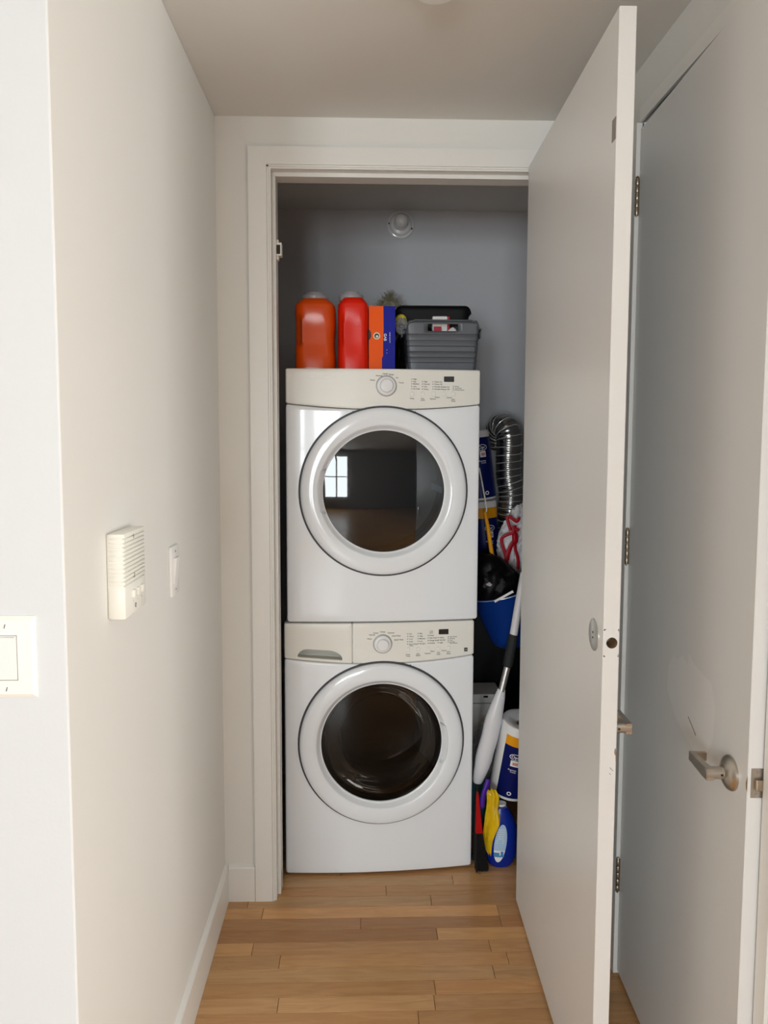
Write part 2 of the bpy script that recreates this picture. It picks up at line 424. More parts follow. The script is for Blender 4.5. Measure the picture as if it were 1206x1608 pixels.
# slim steel frame and stops of the right-hand door
casing('trim_7', [(0.7560, 0.775, DY1, DY1 + 0.038, 0, DZ - 0.001)])
casing('trim_8', [(0.764, 0.775, DY0, DY1, DZ, DZ + 0.038)])
casing('trim_9', [(0.764, 0.775, DY0 - 0.038, DY0, 0, DZ + 0.038)])
casing('trim_10', [(0.815, 0.85, DY0, DY0 + 0.016, 0, DZ), (0.815, 0.85, DY1 - 0.016, DY1, 0, DZ), (0.815, 0.85, DY0, DY1, DZ - 0.016, DZ)])

# floor strips, each a piece of its own
JOINTS = {2.569: 0.089, 2.5095: 0.243, 2.4493: 0.465, 2.389: -0.001, 2.329: 0.246, 2.2685: 0.408, 2.148: 0.399, 2.088: 0.216, 2.028: -0.234, 1.968: 0.159}
TINT = {0: (0.93, 0.9, 0.85), 2: (1.12, 1.1, 1.08), 3: (0.86, 0.76, 0.70), 4: (0.86, 0.78, 0.72), 5: (1.05, 1.0, 0.95), 8: (0.95, 0.88, 0.82)}
PITCH = 0.0602; Y_REF = 2.63
plank_cache = {}
def plank_mesh(L):
    key = round(L, 3)
    if key not in plank_cache:
        bm = BM(); g = 0.0007
        x0, x1, y0, y1, c = g, key - g, g, PITCH - g, 0.0008
        lo = [bm.verts.new(p) for p in [(x0, y0, -0.008), (x1, y0, -0.008), (x1, y1, -0.008), (x0, y1, -0.008)]]
        mi = [bm.verts.new(p) for p in [(x0, y0, -c), (x1, y0, -c), (x1, y1, -c), (x0, y1, -c)]]
        hi = [bm.verts.new(p) for p in [(x0 + c, y0 + c, 0), (x1 - c, y0 + c, 0), (x1 - c, y1 - c, 0), (x0 + c, y1 - c, 0)]]
        for A, B in ((lo, mi), (mi, hi)):
            for i in range(4): bm.faces.new((A[i], A[(i + 1) % 4], B[(i + 1) % 4], B[i]))
        bm.faces.new(hi)
        me = bpy.data.meshes.new('plank'); bm.to_mesh(me); bm.free(); me.materials.append(M['wood']); plank_cache[key] = me
    return plank_cache[key]
row = 0; y = Y_REF - PITCH
ys = [Y_REF - PITCH * (k + 1) for k in range(27)] + [Y_REF + PITCH * k for k in range(15)]
def add_plank(x0, x1, y0, tint):
    o = bpy.data.objects.new('plank', plank_mesh(x1 - x0)); COL.objects.link(o); o.parent = floor
    o.location = (x0, y0, 0); o.color = (*tint, 1)
for k in range(27 + 15):
    y0 = ys[k]
    xa, xb = (XL, XR + 0.1) if y0 < 2.5 else (-0.43, 0.87)
    if 2.5 < y0 < 2.66: xa, xb = XL, XR + 0.1
    j = JOINTS.get(min(JOINTS, key=lambda q: abs(q - y0))) if k < 27 and min(abs(q - y0) for q in JOINTS) < 0.012 else random.uniform(-0.35, 0.75)
    cuts = sorted({xa, xb, *[c for c in (j - random.uniform(0.62, 0.9), j, j + random.uniform(0.42, 0.8)) if xa + 0.06 < c < xb - 0.06]})
    for a, b in zip(cuts, cuts[1:]):
        t = TINT.get(k, (1, 1, 1)) if k < 27 else (1, 1, 1)
        s = random.uniform(0.86, 1.14); h = random.uniform(0.95, 1.045)
        if k == 2 and a >= 0.46: s = 0.80
        if k == 4 and a >= 0.24: t = (1.12, 1.1, 1.05)
        add_plank(a, b, y0, (t[0] * s, t[1] * s * h, t[2] * s * h * h))

# ------------------------------------------------------------------ doors
def lever(root, parent_name_root, base, out, along, z_flip=1):
    """lever handle: rose on the face, neck, bent lever. base on the face, out = away from face, along = direction of the lever"""
    b, o, a = Vector(base), Vector(out).normalized(), Vector(along).normalized(); zz = Vector((0, 0, 1))
    bm = BM(); lathe(bm, [(0.0, 0.0), (0.035, 0.0), (0.035, 0.004), (0.032, 0.009), (0.024, 0.014), (0.016, 0.017), (0.013, 0.018), (0.0, 0.018)], b, o, 40)
    h = part(root, 'door_handle', bm, 'nickel', smooth=True, angle=30)
    bm = BM(); lathe(bm, [(0.0, 0.016), (0.0135, 0.016), (0.0135, 0.020), (0.0125, 0.021), (0.0125, 0.052), (0.011, 0.054), (0, 0.054)], b, o, 28)
    part(root, 'neck', bm, 'nickel', parent=h, smooth=True, angle=30)
    bm = BM()
    def sec(p, hw, hh, nx):  # rectangular section: nx = thickness direction
        return [bm.verts.new(p + nx * hw * sx + zz * hh * sz) for sx, sz in ((-1, -1), (1, -1), (1, 1), (-1, 1))]
    S = [sec(b + o * 0.046 - a * 0.011, 0.0070, 0.0118, o), sec(b + o * 0.047 + a * 0.008, 0.0066, 0.0116, o), sec(b + o * 0.049 + a * 0.066 + zz * 0.002, 0.0048, 0.0095, o)]
    S.append([bm.verts.new(b + o * x + a * y2 + zz * z) for x, y2, z in ((0.0445, 0.070, -0.007), (0.0540, 0.079, -0.007), (0.0540, 0.079, 0.012), (0.0445, 0.070, 0.012))])
    S.append([bm.verts.new(b + o * x + a * y2 + zz * z) for x, y2, z in ((0.020, 0.070, -0.006), (0.020, 0.079, -0.006), (0.020, 0.079, 0.011), (0.020, 0.070, 0.011))])
    for A, B in zip(S, S[1:]):
        for i in range(4): bm.faces.new((A[i], A[(i + 1) % 4], B[(i + 1) % 4], B[i]))
    bm.faces.new(S[0]); bm.faces.new(S[-1])
    part(root, 'lever', bm, 'nickel', parent=h)
    bm = BM(); lathe(bm, [(0.0026, 0.0), (0.0026, 0.0006), (0, 0.0006)], b + o * 0.0235 - a * 0.0126, -a, 10)
    part(root, 'set_screw', bm, 'dark', parent=h)
    return h

# open closet door: hinged on the right of the closet, standing out into the hall
HX, HY, NX, NY = 0.535, 2.522, 0.517, 1.600
def setup_open_door():
    ang = math.atan2(NX - HX, HY - NY)      # rotation of the leaf's local -Y axis
    L = math.hypot(NX - HX, HY - NY)
    r = bpy.data.objects.new('door_1', None); COL.objects.link(r); r.location = (HX, HY, 0); r.rotation_euler = (0, 0, ang)
    r['label'] = 'open white closet door with a lever, standing out beside the stacked machines'; r['category'] = 'door'; r['kind'] = 'structure'
    ZT = 2.462; T = 0.0355
    # leaf with a round bore hole in the latch edge: edge face built round the hole
    bm = BM()
    hz, hr, hx = 1.162, 0.0120, 0.0190
    # four faces of the leaf (left, right, top, bottom, hinge edge) as a box without the near edge
    g = 0.0016
    def q(*ps): bm.faces.new([bm.verts.new(p) for p in ps])
    ne = -L
    q((0, 0, 0.01), (0, ne + g, 0.01), (0, ne + g, ZT), (0, 0, ZT)); q((T, 0, 0.01), (T, 0, ZT), (T, ne + g, ZT), (T, ne + g, 0.01))
    q((0, 0, 0.01), (T, 0, 0.01), (T, ne + g, 0.01), (0, ne + g, 0.01)); q((0, 0, ZT), (0, ne + g, ZT), (T, ne + g, ZT), (T, 0, ZT))
    q((0, 0, 0.01), (0, 0, ZT), (T, 0, ZT), (T, 0, 0.01))
    q((0, ne + g, 0.01), (g, ne, 0.01), (g, ne, ZT), (0, ne + g, ZT)); q((T, ne + g, 0.01), (T, ne + g, ZT), (T - g, ne, ZT), (T - g, ne, 0.01))
    q((g, ne, 0.01), (T - g, ne, 0.01), (T - g, ne, hz - 0.03), (g, ne, hz - 0.03)); q((g, ne, hz + 0.03), (T - g, ne, hz + 0.03), (T - g, ne, ZT), (g, ne, ZT))
    n = 32; ring, outer, inner = [], [], []
    for k in range(n):
        a = 2 * PI * k / n; c, s = math.cos(a), math.sin(a)
        ring.append((hx + hr * c, ne, hz + hr * s)); inner.append((hx + hr * c, ne + 0.05, hz + hr * s))
        tx = ((T - g - hx) if c > 0 else (hx - g)) / max(abs(c), 1e-6); tz = 0.03 / max(abs(s), 1e-6); t = min(tx, tz)
        outer.append((hx + t * c, ne, hz + t * s))
    R, O, I = [[bm.verts.new(p) for p in X] for X in (ring, outer, inner)]
    for k in range(n):
        j = (k + 1) % n
        bm.faces.new((R[k], R[j], O[j], O[k])); 
    leaf = part(r, 'door_leaf', bm, 'door', world=False)
    bm = BM(); R, I = [[bm.verts.new(p) for p in X] for X in (ring, inner)]
    for k in range(n):
        j = (k + 1) % n; bm.faces.new((R[k], I[k], I[j], R[j]))
    bm.faces.new(I)
    part(r, 'bore_hole', bm, 'brown', parent=leaf, smooth=True, world=False, label='round dark bore hole in the door edge')
    INV['door_1'] = Matrix.Identity(4)
    # blanking plate over the deadbolt hole (left face), magnet plate near the top
    bm = BM(); lathe(bm, [(0, 0.0), (0.036, 0.0), (0.036, 0.0015), (0.033, 0.003), (0, 0.0032)], (0, ne + 0.068, 1.163), (-1, 0, 0), 40)
    pl = part(r, 'cover_plate', bm, 'steel', world=False, smooth=True, angle=30, label='round metal plate on the face near the bore hole')
    for dz in (-0.006, 0.006):
        bm = BM(); lathe(bm, [(0.0022, 0.003), (0.0022, 0.0042), (0, 0.0042)], (0, ne + 0.066, 1.163 + dz), (-1, 0, 0), 10); part(r, 'plate_screw', bm, 'ink', parent=pl, world=False)
    bm = BM(); vs = [(-0.0012, ne + 0.002, 2.250), (-0.0012, ne + 0.002, 2.206), (-0.0012, ne + 0.027, 2.206), (-0.0012, ne + 0.027, 2.250)]
    A = [bm.verts.new(p) for p in vs]; B = [bm.verts.new((0, p[1], p[2])) for p in vs]
    bm.faces.new(A)
    for i in range(4): bm.faces.new((A[i], A[(i + 1) % 4], B[(i + 1) % 4], B[i]))
    part(r, 'latch_strike', bm, 'scuff', world=False, label='small grey plate near the top of the door')
    lever(r, r, (T, ne + 0.07, 0.95), (1, 0, 0), (0, 1, 0))
    # chips and scuffs on the edge
    for i, (x, z, rx, rz2, m) in enumerate([(0.0325, 0.922, 0.0022, 0.009, 'brown'), (0.0345, 0.912, 0.0012, 0.012, 'brown'), (0.024, 0.885, 0.0035, 0.0014, 'scuff'), (0.0225, 0.873, 0.0022, 0.0012, 'scuff'), (0.028, 0.881, 0.0022, 0.001, 'scuff')]):
        bm = BM(); P = [bm.verts.new((x + rx * math.cos(a) * random.uniform(0.7, 1.1), ne - 0.0003, z + rz2 * math.sin(a) * random.uniform(0.7, 1.1) - rx * math.cos(a) * 0.8 * (i > 1))) for a in [2 * PI * k / 12 for k in range(12)]]
        bm.faces.new(P); part(r, 'scuff_mark', bm, m, world=False)
    # hinges between leaf and closet jamb
    for z in (2.26, 1.25, 0.25):
        hinge(r, (T + 0.006, 0.006, z), 0.105)
    return r

def hinge(r, c, H=0.1, rad=0.0055, mname='brass', leaf=(0.020, 0)):
    c = Vector(c)
    bm = BM(); box(bm, c.x - 0.0035 + min(0, leaf[0]) , c.x + 0.0035 + max(0, leaf[0]), c.y - 0.001 + 0.002, c.y + 0.003, c.z - H / 2, c.z + H / 2)
    h = part(r, 'hinge', bm, mname, world=False)
    for k in range(5):
        z0 = c.z - H / 2 + H / 5 * k  # five knuckles
        bm = BM(); lathe(bm, [(0, 0.0010), (rad * 0.9, 0.0010), (rad, 0.0020), (rad, H / 5 - 0.0020), (rad * 0.9, H / 5 - 0.0010), (0, H / 5 - 0.0010)], (c.x, c.y, z0), (0, 0, 1), 16)
        part(r, 'knuckle', bm, mname, parent=h, smooth=True, world=False, angle=30)
    bm = BM(); lathe(bm, [(0, -0.003), (rad * 0.5, -0.003), (rad * 0.55, 0), (rad * 0.55, H), (rad * 0.9, H + 0.001), (rad * 0.6, H + 0.005), (0, H + 0.006)], (c.x, c.y, c.z - H / 2), (0, 0, 1), 14)
    part(r, 'hinge_pin', bm, mname, parent=h, smooth=True, world=False, angle=30)

setup_open_door()

# right-hand door, hinged at its far side and slightly ajar
r = bpy.data.objects.new('door_2', None); COL.objects.link(r)
a2 = math.atan2(0.766 - 0.738, 2.160 - 1.400)
r.location = (0.766, 2.160, 0); r.rotation_euler = (0, 0, -a2)
r['kind'] = 'structure'; r['label'] = 'white door in the right wall with a satin lever, slightly ajar'; r['category'] = 'door'
L2 = 0.7605; INV['door_2'] = Matrix.Identity(4)
bm = BM(); box(bm, 0, 0.038, -L2, 0, 0.012, 2.444, 0.0014, 1); leaf2 = part(r, 'door_leaf', bm, 'door', world=False)
lever(r, r, (0, -L2 + 0.070, 0.932), (-1, 0, 0), (0, 1, 0))
# repainted patch above the handle
bm = BM(); pc = (-L2 + 0.262, 0.995)
pts = [(0.03, -0.085), (0.085, -0.06), (0.13, -0.01), (0.125, 0.05), (0.10, 0.085), (0.085, 0.075), (0.06, 0.10), (0.035, 0.085), (0.03, 0.115), (0.01, 0.10), (-0.03, 0.09), (-0.065, 0.085), (-0.085, 0.04), (-0.08, -0.03), (-0.06, -0.075), (-0.02, -0.1)]
vs = [bm.verts.new((-0.0004, pc[0] + p * 1.3, pc[1] + q)) for p, q in pts]; bm.faces.new(vs)
part(r, 'paint_patch', bm, 'patch', world=False, label='lighter glossy patch of touched-up paint')
bm = BM()
for k in range(7):
    t = k / 7
    bm.faces.new([bm.verts.new((-0.0008, -L2 + 0.292 - 0.046 * t + dy, 0.965 - 0.026 * t + dz)) for dy, dz in ((0, 0.0012), (-0.0062, -0.0030), (-0.0056, -0.0062 - 0.001 * (k % 2)), (0.001, -0.0030))])
part(r, 'scratch', bm, 'scuff', world=False)
bm = BM(); box(bm, 0.006, 0.032, -L2 - 0.0012, -L2, 0.914, 0.972); lp = part(r, 'latch_plate', bm, 'nickel', world=False)
bm = BM(); box(bm, 0.013, 0.026, -L2 - 0.009, -L2 - 0.001, 0.930, 0.952, 0.002); part(r, 'latch_bolt', bm, 'brass', parent=lp, world=False)
for z in (0.921, 0.965):
    bm = BM(); lathe(bm, [(0.003, 0), (0.003, 0.0006), (0, 0.0006)], (0.019, -L2 - 0.0012, z), (0, -1, 0), 12); part(r, 'screw', bm, 'scuff', parent=lp, world=False)
bm = BM(); bm.faces.new([bm.verts.new((-0.0003, -L2 + y2, z)) for y2, z in ((0.0, 0.957), (0.004, 0.948), (0.0065, 0.940), (0.005, 0.93), (0, 0.925))]); part(r, 'scuff_mark', bm, 'brown', world=False)
for z in (2.262, 1.288, 0.308):
    hinge(r, (-0.006, 0.0, z), 0.1, leaf=(0.004, 0))

# strike plate on the closet jamb
t = thing('strike_plate', 'small white strike plate on the left closet jamb, near the top', 'strike plate', (-0.280, 2.62, 2.215))
bm = BM(); box(bm, -0.2805, -0.2730, 2.606, 2.630, 2.182, 2.248, 0.002, 2); box(bm, -0.2805, -0.2625, 2.600, 2.634, 2.194, 2.237, 0.002, 2)
part(t, 'plate', bm, 'plastic')
bm = BM(); box(bm, -0.2790, -0.2670, 2.5992, 2.6030, 2.1995, 2.2290); part(t, 'keeper_slot', bm, 'disp', label='black slot')

# ------------------------------------------------------------------ stacked laundry machines
MW = 0.685
def make_machine(name, label, cat, loc, rz, H, seam_edge, seam_mid, rc, R, rg, split, R_hole, seam_fn):
    t = thing(name, label, cat, loc, rz)
    XC = MW / 2
    bow = lambda x: -0.020 * (1 - ((x - XC) / XC) ** 2)
    # cabinet shell, open at the front
    bm = BM()
    x0, x1, y0, y1 = 0.004, MW - 0.004, 0.028, 0.735
    def q(*ps): bm.faces.new([bm.verts.new(p) for p in ps])
    q((x0, y0, 0.004), (x0, y1, 0.004), (x0, y1, H - 0.004), (x0, y0, H - 0.004)); q((x1, y0, 0.004), (x1, y0, H - 0.004), (x1, y1, H - 0.004), (x1, y1, 0.004))
    q((x0, y0, H - 0.004), (x0, y1, H - 0.004), (x1, y1, H - 0.004), (x1, y0, H - 0.004)); q((x0, y0, 0.004), (x1, y0, 0.004), (x1, y1, 0.004), (x0, y1, 0.004))
    q((x0, y1, 0.004), (x1, y1, 0.004), (x1, y1, H - 0.004), (x0, y1, H - 0.004))
    part(t, 'cabinet', bm, 'cab', world=False)
    cx, cz = rc
    # front panel with the round door opening
    bm = BM(); P = rrect(0, MW, 0, seam_edge, 0.010, zt=lambda x: seam_fn(x) - 0.0012)
    panel(bm, P, 0.0, 0.03, 0.006, bow, hole=(cx, cz, R_hole))
    fp = part(t, 'front_panel', bm, 'enamel', world=False, smooth=True, angle=50)
    # control panel above the curved seam
    def hole_arch(Q): return None
    if split:
        bm = BM(); P = rrect(0, split - 0.0008, seam_edge, H, 0.005, zb=lambda x: seam_fn(x) + 0.0012, nx=14)
        # scoop opening
        A0, A1, AZ0, AZ1 = 0.047, 0.207, seam_edge - 0.002, seam_edge + 0.034
        def arch(u):    # closed outline by angle
            cxh, czh = (A0 + A1) / 2 - 0.004, (AZ0 + AZ1) / 2 - 0.004
            return cxh, czh
        cxh, czh = arch(0)
        outl = []
        for k in range(13): f = k / 12; x = A0 + (A1 - A0) * f; outl.append((x, AZ0 + 0.008 - 0.012 * f))
        for k in range(1, 9): a = PI / 2 * k / 9; outl.append((A1 - 0.058 + 0.058 * math.cos(a), AZ0 - 0.003 + (AZ1 - AZ0) * math.sin(a) ** 0.9))
        for k in range(7): f = k / 6; outl.append((A1 - 0.058 + (A0 + 0.040 - A1 + 0.058) * f, AZ1 - 0.003 + 0.004 * f))
        for k in range(1, 8): a = PI / 2 + PI / 2 * k / 8; outl.append((A0 + 0.040 + 0.040 * math.cos(a), AZ0 + 0.010 + (AZ1 - AZ0 - 0.008) * math.sin(a)))
        def cast(x, z):
            dx, dz = x - cxh, z - czh
            best = None
            for i in range(len(outl)):
                (ax, az), (bx, bz) = outl[i], outl[(i + 1) % len(outl)]
                ex, ez = bx - ax, bz - az; den = dx * ez - dz * ex
                if abs(den) < 1e-12: continue
                s = ((ax - cxh) * ez - (az - czh) * ex) / den; u = ((ax - cxh) * dz - (az - czh) * dx) / den
                if s > 0 and -1e-6 <= u <= 1 + 1e-6 and (best is None or s < best): best = s
            best = best or 0.1
            return cxh + dx * best, czh + dz * best
        hl = []
        def fn(Q):
            hl.extend([cast(x, z) for x, z in Q]); return hl
        panel(bm, P, 0.0, 0.03, 0.004, bow, hole=(0, 0, fn), rings=5)
        dr = part(t, 'drawer_front', bm, 'ivory', world=False, smooth=True, angle=40, label='ivory detergent drawer front')
        bm = BM(); rr = []
        for k, (s, y) in enumerate([(1.0, 0.011), (1.0, 0.014), (0.97, 0.022), (0.9, 0.028), (0.0, 0.030)]):
            if s == 0: rr.append([bm.verts.new((cxh, y - 0.004, czh))]); continue
            rr.append([bm.verts.new((cxh + (x - cxh) * s, y + bow(x) * (1 - k / 4), czh + (z - czh) * s)) for x, z in hl])
        for A, B in zip(rr, rr[1:]):
            for i in range(len(A)):
                j = (i + 1) % len(A)
                bm.faces.new((A[i], A[j], B[0]) if len(B) == 1 else (A[i], A[j], B[j], B[i]))
        part(t, 'finger_scoop', bm, 'scoop', parent=dr, world=False, smooth=True, angle=60, label='grey-green recessed finger scoop')
    bm = BM(); P = rrect(split, MW, seam_edge, H, 0.007, zb=lambda x: seam_fn(x) + 0.0012, nx=24)
    panel(bm, P, 0.0, 0.03, 0.005, bow, rings=6)
    cp = part(t, 'control_panel', bm, 'ivory', world=False, smooth=True, angle=40)
    # dark ring painting in the shade of the door gap, door ring, glass, drum
    bw = lambda p: (p.x, p.y + bow(p.x), p.z)
    bm = BM(); lathe(bm, [(R_hole + 0.0012, 0.004), (R_hole + 0.0012, -0.0010), (R - 0.001, -0.0012), (R - 0.002, 0.012), (R - 0.01, 0.022), (R - 0.06, 0.022)], (cx, 0, cz), (0, 1, 0), 96, deform=bw)
    part(t, 'door_gap_shade', bm, 'rub', world=False, smooth=True)
    D = 0.030
    prof = [(R - 0.012, 0.016), (R - 0.002, 0.012), (R, 0.004), (R, -0.010), (R - 0.002, -0.0155), (R - 0.006, -0.0195), (R - 0.012, -0.0215), (R - 0.026, -0.0235), (R - 0.042, -0.0235),
            (rg + 0.0215, -0.0225), (rg + 0.0175, -0.0205), (rg + 0.0145, -0.0165), (rg + 0.006, -0.003), (rg + 0.003, 0.0), (rg, 0.001), (rg - 0.001, 0.006), (rg + 0.03, 0.020), (R - 0.02, 0.022)]
    bm = BM(); lathe(bm, prof, (cx, 0, cz), (0, 1, 0), 128, deform=bw)
    door = part(t, 'door_ring', bm, 'enamel', world=False, smooth=True, angle=55)
    bm = BM(); Rs = 2.2; pr = []
    for k in range(13):
        rr_ = (rg + 0.003) * k / 12; sag = (rg ** 2 - rr_ ** 2) / (2 * Rs); pr.append((rr_, 0.002 - sag - 0.006))
    ybase = bow(cx + rg)
    lathe(bm, pr, (cx, ybase + 0.006, cz), (0, 1, 0), 96)
    part(t, 'door_glass', bm, 'glass' if name == 'clothes_dryer' else 'glass2', parent=door, world=False, smooth=True, angle=80)
    # handle recess on the inner rim of the ring
    side = -1 if name == 'clothes_dryer' else 1
    bm = BM(); rows = []
    a0, a1 = (PI - 0.36, PI + 0.38) if side < 0 else (-0.34, 0.33)
    for k in range(25):
        a = a0 + (a1 - a0) * k / 24; e = min(1, min(k, 24 - k) / 2.0)
        rI, rO = rg + 0.003, rg + 0.004 + 0.017 * e
        line = []
        for f, y in ((0, -0.0035), (0.15, -0.0075), (0.6, -0.0185), (0.85, -0.0235), (1.0, -0.0205 + 0.004 * (1 - e))):
            rad = rI + (rO - rI) * f; x = cx + rad * math.cos(a); z = cz - rad * math.sin(a) * (1 if side < 0 else -1)
            line.append(bm.verts.new((x, y + bow(x) - 0.001, z)))
        rows.append(line)
    for A, B in zip(rows, rows[1:]):
        for i in range(4): bm.faces.new((A[i], A[i + 1], B[i + 1], B[i]))
    part(t, 'door_handle', bm, 'enamel', parent=door, world=False, smooth=True, angle=50)
    bm = BM()
    lathe(bm, [(0.225, 0.035), (0.245, 0.06), (0.27, 0.09), (0.272, 0.40), (0.255, 0.42), (0.08, 0.43), (0.0, 0.425)], (cx, 0, cz), (0, 1, 0), 72)
    drum = part(t, 'drum', bm, 'drum', world=False, smooth=True)
    for k in range(3):
        a = PI / 2 + 0.5 + k * 2 * PI / 3; bm = BM()
        c, s = math.cos(a), math.sin(a)
        pts = [(0.272, -0.03), (0.225, -0.012), (0.225, 0.012), (0.272, 0.03)]
        A = [bm.verts.new((cx + rr_ * c - w_ * s, 0.10, cz + rr_ * s + w_ * c)) for rr_, w_ in pts]; B = [bm.verts.new((cx + rr_ * c - w_ * s, 0.38, cz + rr_ * s + w_ * c)) for rr_, w_ in pts]
        for i in range(4): bm.faces.new((A[i], A[(i + 1) % 4], B[(i + 1) % 4], B[i]))
        bm.faces.new(A); bm.faces.new(B[::-1]); part(t, 'drum_paddle', bm, 'drum', parent=drum, world=False)
    if name == 'clothes_washer':
        bm = BM(); lathe(bm, [(0.205, 0.012), (0.20, 0.03), (0.190, 0.05), (0.186, 0.056), (0.176, 0.075), (0.172, 0.083), (0.160, 0.10), (0.154, 0.104), (0.138, 0.125), (0.12, 0.126), (0.09, 0.138), (0.05, 0.141), (0, 0.146)], (cx, 0, cz), (0, 1, 0), 72)
        part(t, 'glass_bowl', bm, 'bowl', parent=door, world=False, smooth=True, angle=80)
        bm = BM(); lathe(bm, [(0.222, 0.030), (0.212, 0.045), (0.222, 0.055), (0.205, 0.070), (0.225, 0.085)], (cx, 0, cz), (0, 1, 0), 72)
        part(t, 'drum_seal', bm, 'rub', parent=drum, world=False, smooth=True, angle=80)
    return t, cp, bow

def knob(t, cp, bow, x, z, r):
    y = bow(x)
    bm = BM(); lathe(bm, [(r, 0.001), (r, -0.0016), (r - 0.0028, -0.0022), (r - 0.004, 0.001)], (x, y, z), (0, 1, 0), 48)
    kr = part(t, 'dial', bm, 'knobring', world=False, smooth=True, angle=30)
    q = r - 0.0032
    bm = BM(); lathe(bm, [(q, 0.001), (q, -0.006), (q - 0.002, -0.010), (q - 0.006, -0.0125), (q - 0.009, -0.013), (q - 0.011, -0.022), (q - 0.013, -0.0245), (0, -0.026)], (x, y, z), (0, 1, 0), 48)
    part(t, 'dial_cap', bm, 'knob', parent=kr, world=False, smooth=True, angle=25)

def legends(t, bow, words, m='ink', name='printed_legends'):
    bm = BM()
    for s, x, z, size, al in words:
        text_bm(bm, s, size, lambda u, v: (x + u, bow(x + u) - 0.0004, z + v), align=al)
    o = part(t, name, bm, m, world=False)
    o['kind'] = 'stuff'; return o

def dots(t, bow, pts, r=0.0016):
    for x, z in pts:
        bm = BM(); lathe(bm, [(r, 0), (r, -0.0006), (0, -0.0007)], (x, bow(x), z), (0, 1, 0), 10); part(t, 'indicator_light', bm, 'ink', world=False)
def buttons(t, bow, pts, r=0.0085):
    for x, z in pts:
        bm = BM(); lathe(bm, [(r, 0.001), (r, -0.0018), (r - 0.0015, -0.003), (0, -0.0026)], (x, bow(x), z), (0, 1, 0), 24); part(t, 'push_button', bm, 'ivory', world=False, smooth=True, angle=30)

# --- dryer on top
DL = (-0.2625, 2.700, 0.9425); YAW = math.radians(3.0)
XCc = MW / 2
seamD = lambda x: 0.752 + 0.020 * ((x - XCc) / XCc) ** 2
HD = 0.8935
dryer, cpD, bowD = make_machine('clothes_dryer', 'white front-loading dryer stacked on the washer, with dark round door glass', 'dryer', DL, YAW, HD, 0.772, 0.752, (0.3425, 0.4655), 0.2935, 0.2150, 0.0, 0.2992, seamD)
def du(px, py): return (px - 449) * 0.002224, HD - (py - 578.3 - (px - 449) * 0.0165) * 0.002227
kx, kz = du(606, 607.5); knob(dryer, cpD, bowD, kx, kz, 0.0365)
x, z = du(705, 597.6); bm = BM(); box(bm, x - 0.0195, x + 0.0195, bowD(x) - 0.0012, bowD(x) + 0.004, z - 0.0095, z + 0.0095, 0.0005, 1); part(dryer, 'display', bm, 'disp', world=False, label='small black display')
W = []
def wd(s, px, py, size=0.0065, al='LEFT'):
    x, z = du(px, py); W.append((s, x, z - size * 0.35, size, al))
D_ = []
for px, lst in ((646.2, [('High', 597.2), ('Reg', 601), ('Medium', 604.6), ('Low', 608.4), ('No Heat', 612.2)]), (663.2, [('High', 601.2), ('Normal', 605), ('Less', 608.7), ('Damp', 612.8)]),
                (680, [('Chime On', 601.6), ('Chime Off', 605.3), ('Wrinkle Release On', 609.3), ('Wrinkle Release Off', 613)])):
    for s, py in lst: wd(s, px + 2.2, py); D_.append(du(px, py))
for s, py in (('Drying', 608.8), ('Cool Down', 611.6), ('Wrinkle Release', 614.3)): wd(s, 715, py, 0.0052); D_.append(du(712.8, py))
for s, px, py in (('Temp', 646.5, 627.2), ('Dry', 663.5, 627.6), ('Level', 663.5, 630), ('Options', 680, 628.2), ('Select', 687, 625.6), ('Cancel', 706, 626.3), ('Start', 713, 629.2), ('Pause', 713, 631.8)): wd(s, px, py, 0.0066, 'CENTER')
for s, a in (('Heavy', 152), ('Normal', 124), ('Casual', 96), ('Timed', 68), ('Air', 42), ('Touch', 16)):
    ca, sa = math.cos(math.radians(a)), math.sin(math.radians(a)); W.append((s, kx + 0.045 * ca, kz + 0.042 * sa - 0.002, 0.0068, 'CENTER' if 60 < a < 130 else ('RIGHT' if a > 90 else 'LEFT')))
legends(dryer, bowD, W)
x, z = du(487, 595.5); legends(dryer, bowD, [('FRIGIDAIRE', x, z, 0.0155, 'LEFT')], 'silverink', 'brand_lettering')
dots(dryer, bowD, D_); buttons(dryer, bowD, [du(px, 620.5) for px in (646.5, 663.5, 681, 697, 712)])

# --- washer below
WL = (-0.2735, 2.700, 0.010)
HW = 0.9275
seamW = lambda x: 0.779 + 0.021 * ((x - XCc) / XCc) ** 2
washer, cpW, bowW = make_machine('clothes_washer', 'white front-loading washer on the floor under the dryer, with ivory detergent drawer', 'washer', WL, YAW, HW, 0.800, 0.779, (0.3485, 0.4870), 0.2960, 0.2190, 0.242, 0.3018, seamW)
def wu(px, py): return (px - 449) * 0.002288, HW - (py - 980.3) * 0.002360
kx, kz = wu(602, 1012); knob(washer, cpW, bowW, kx, kz, 0.0345)
x, z = wu(697.8, 996); bm = BM(); box(bm, x - 0.0195, x + 0.0195, bowW(x) - 0.0012, bowW(x) + 0.004, z - 0.0095, z + 0.0095, 0.0005, 1); part(washer, 'display', bm, 'disp', world=False, label='small black display')
x, z = wu(735, 1025.3); bm = BM(); box(bm, x - 0.0060, x + 0.0060, bowW(x) - 0.0008, bowW(x) + 0.004, z - 0.0070, z + 0.0070); em = part(washer, 'emblem', bm, 'ink', world=False, label='small dark square badge')
W = []; D_ = []
def ww(s, px, py, size=0.0065, al='LEFT'):
    x, z = wu(px, py); W.append((s, x, z - size * 0.35, size, al))
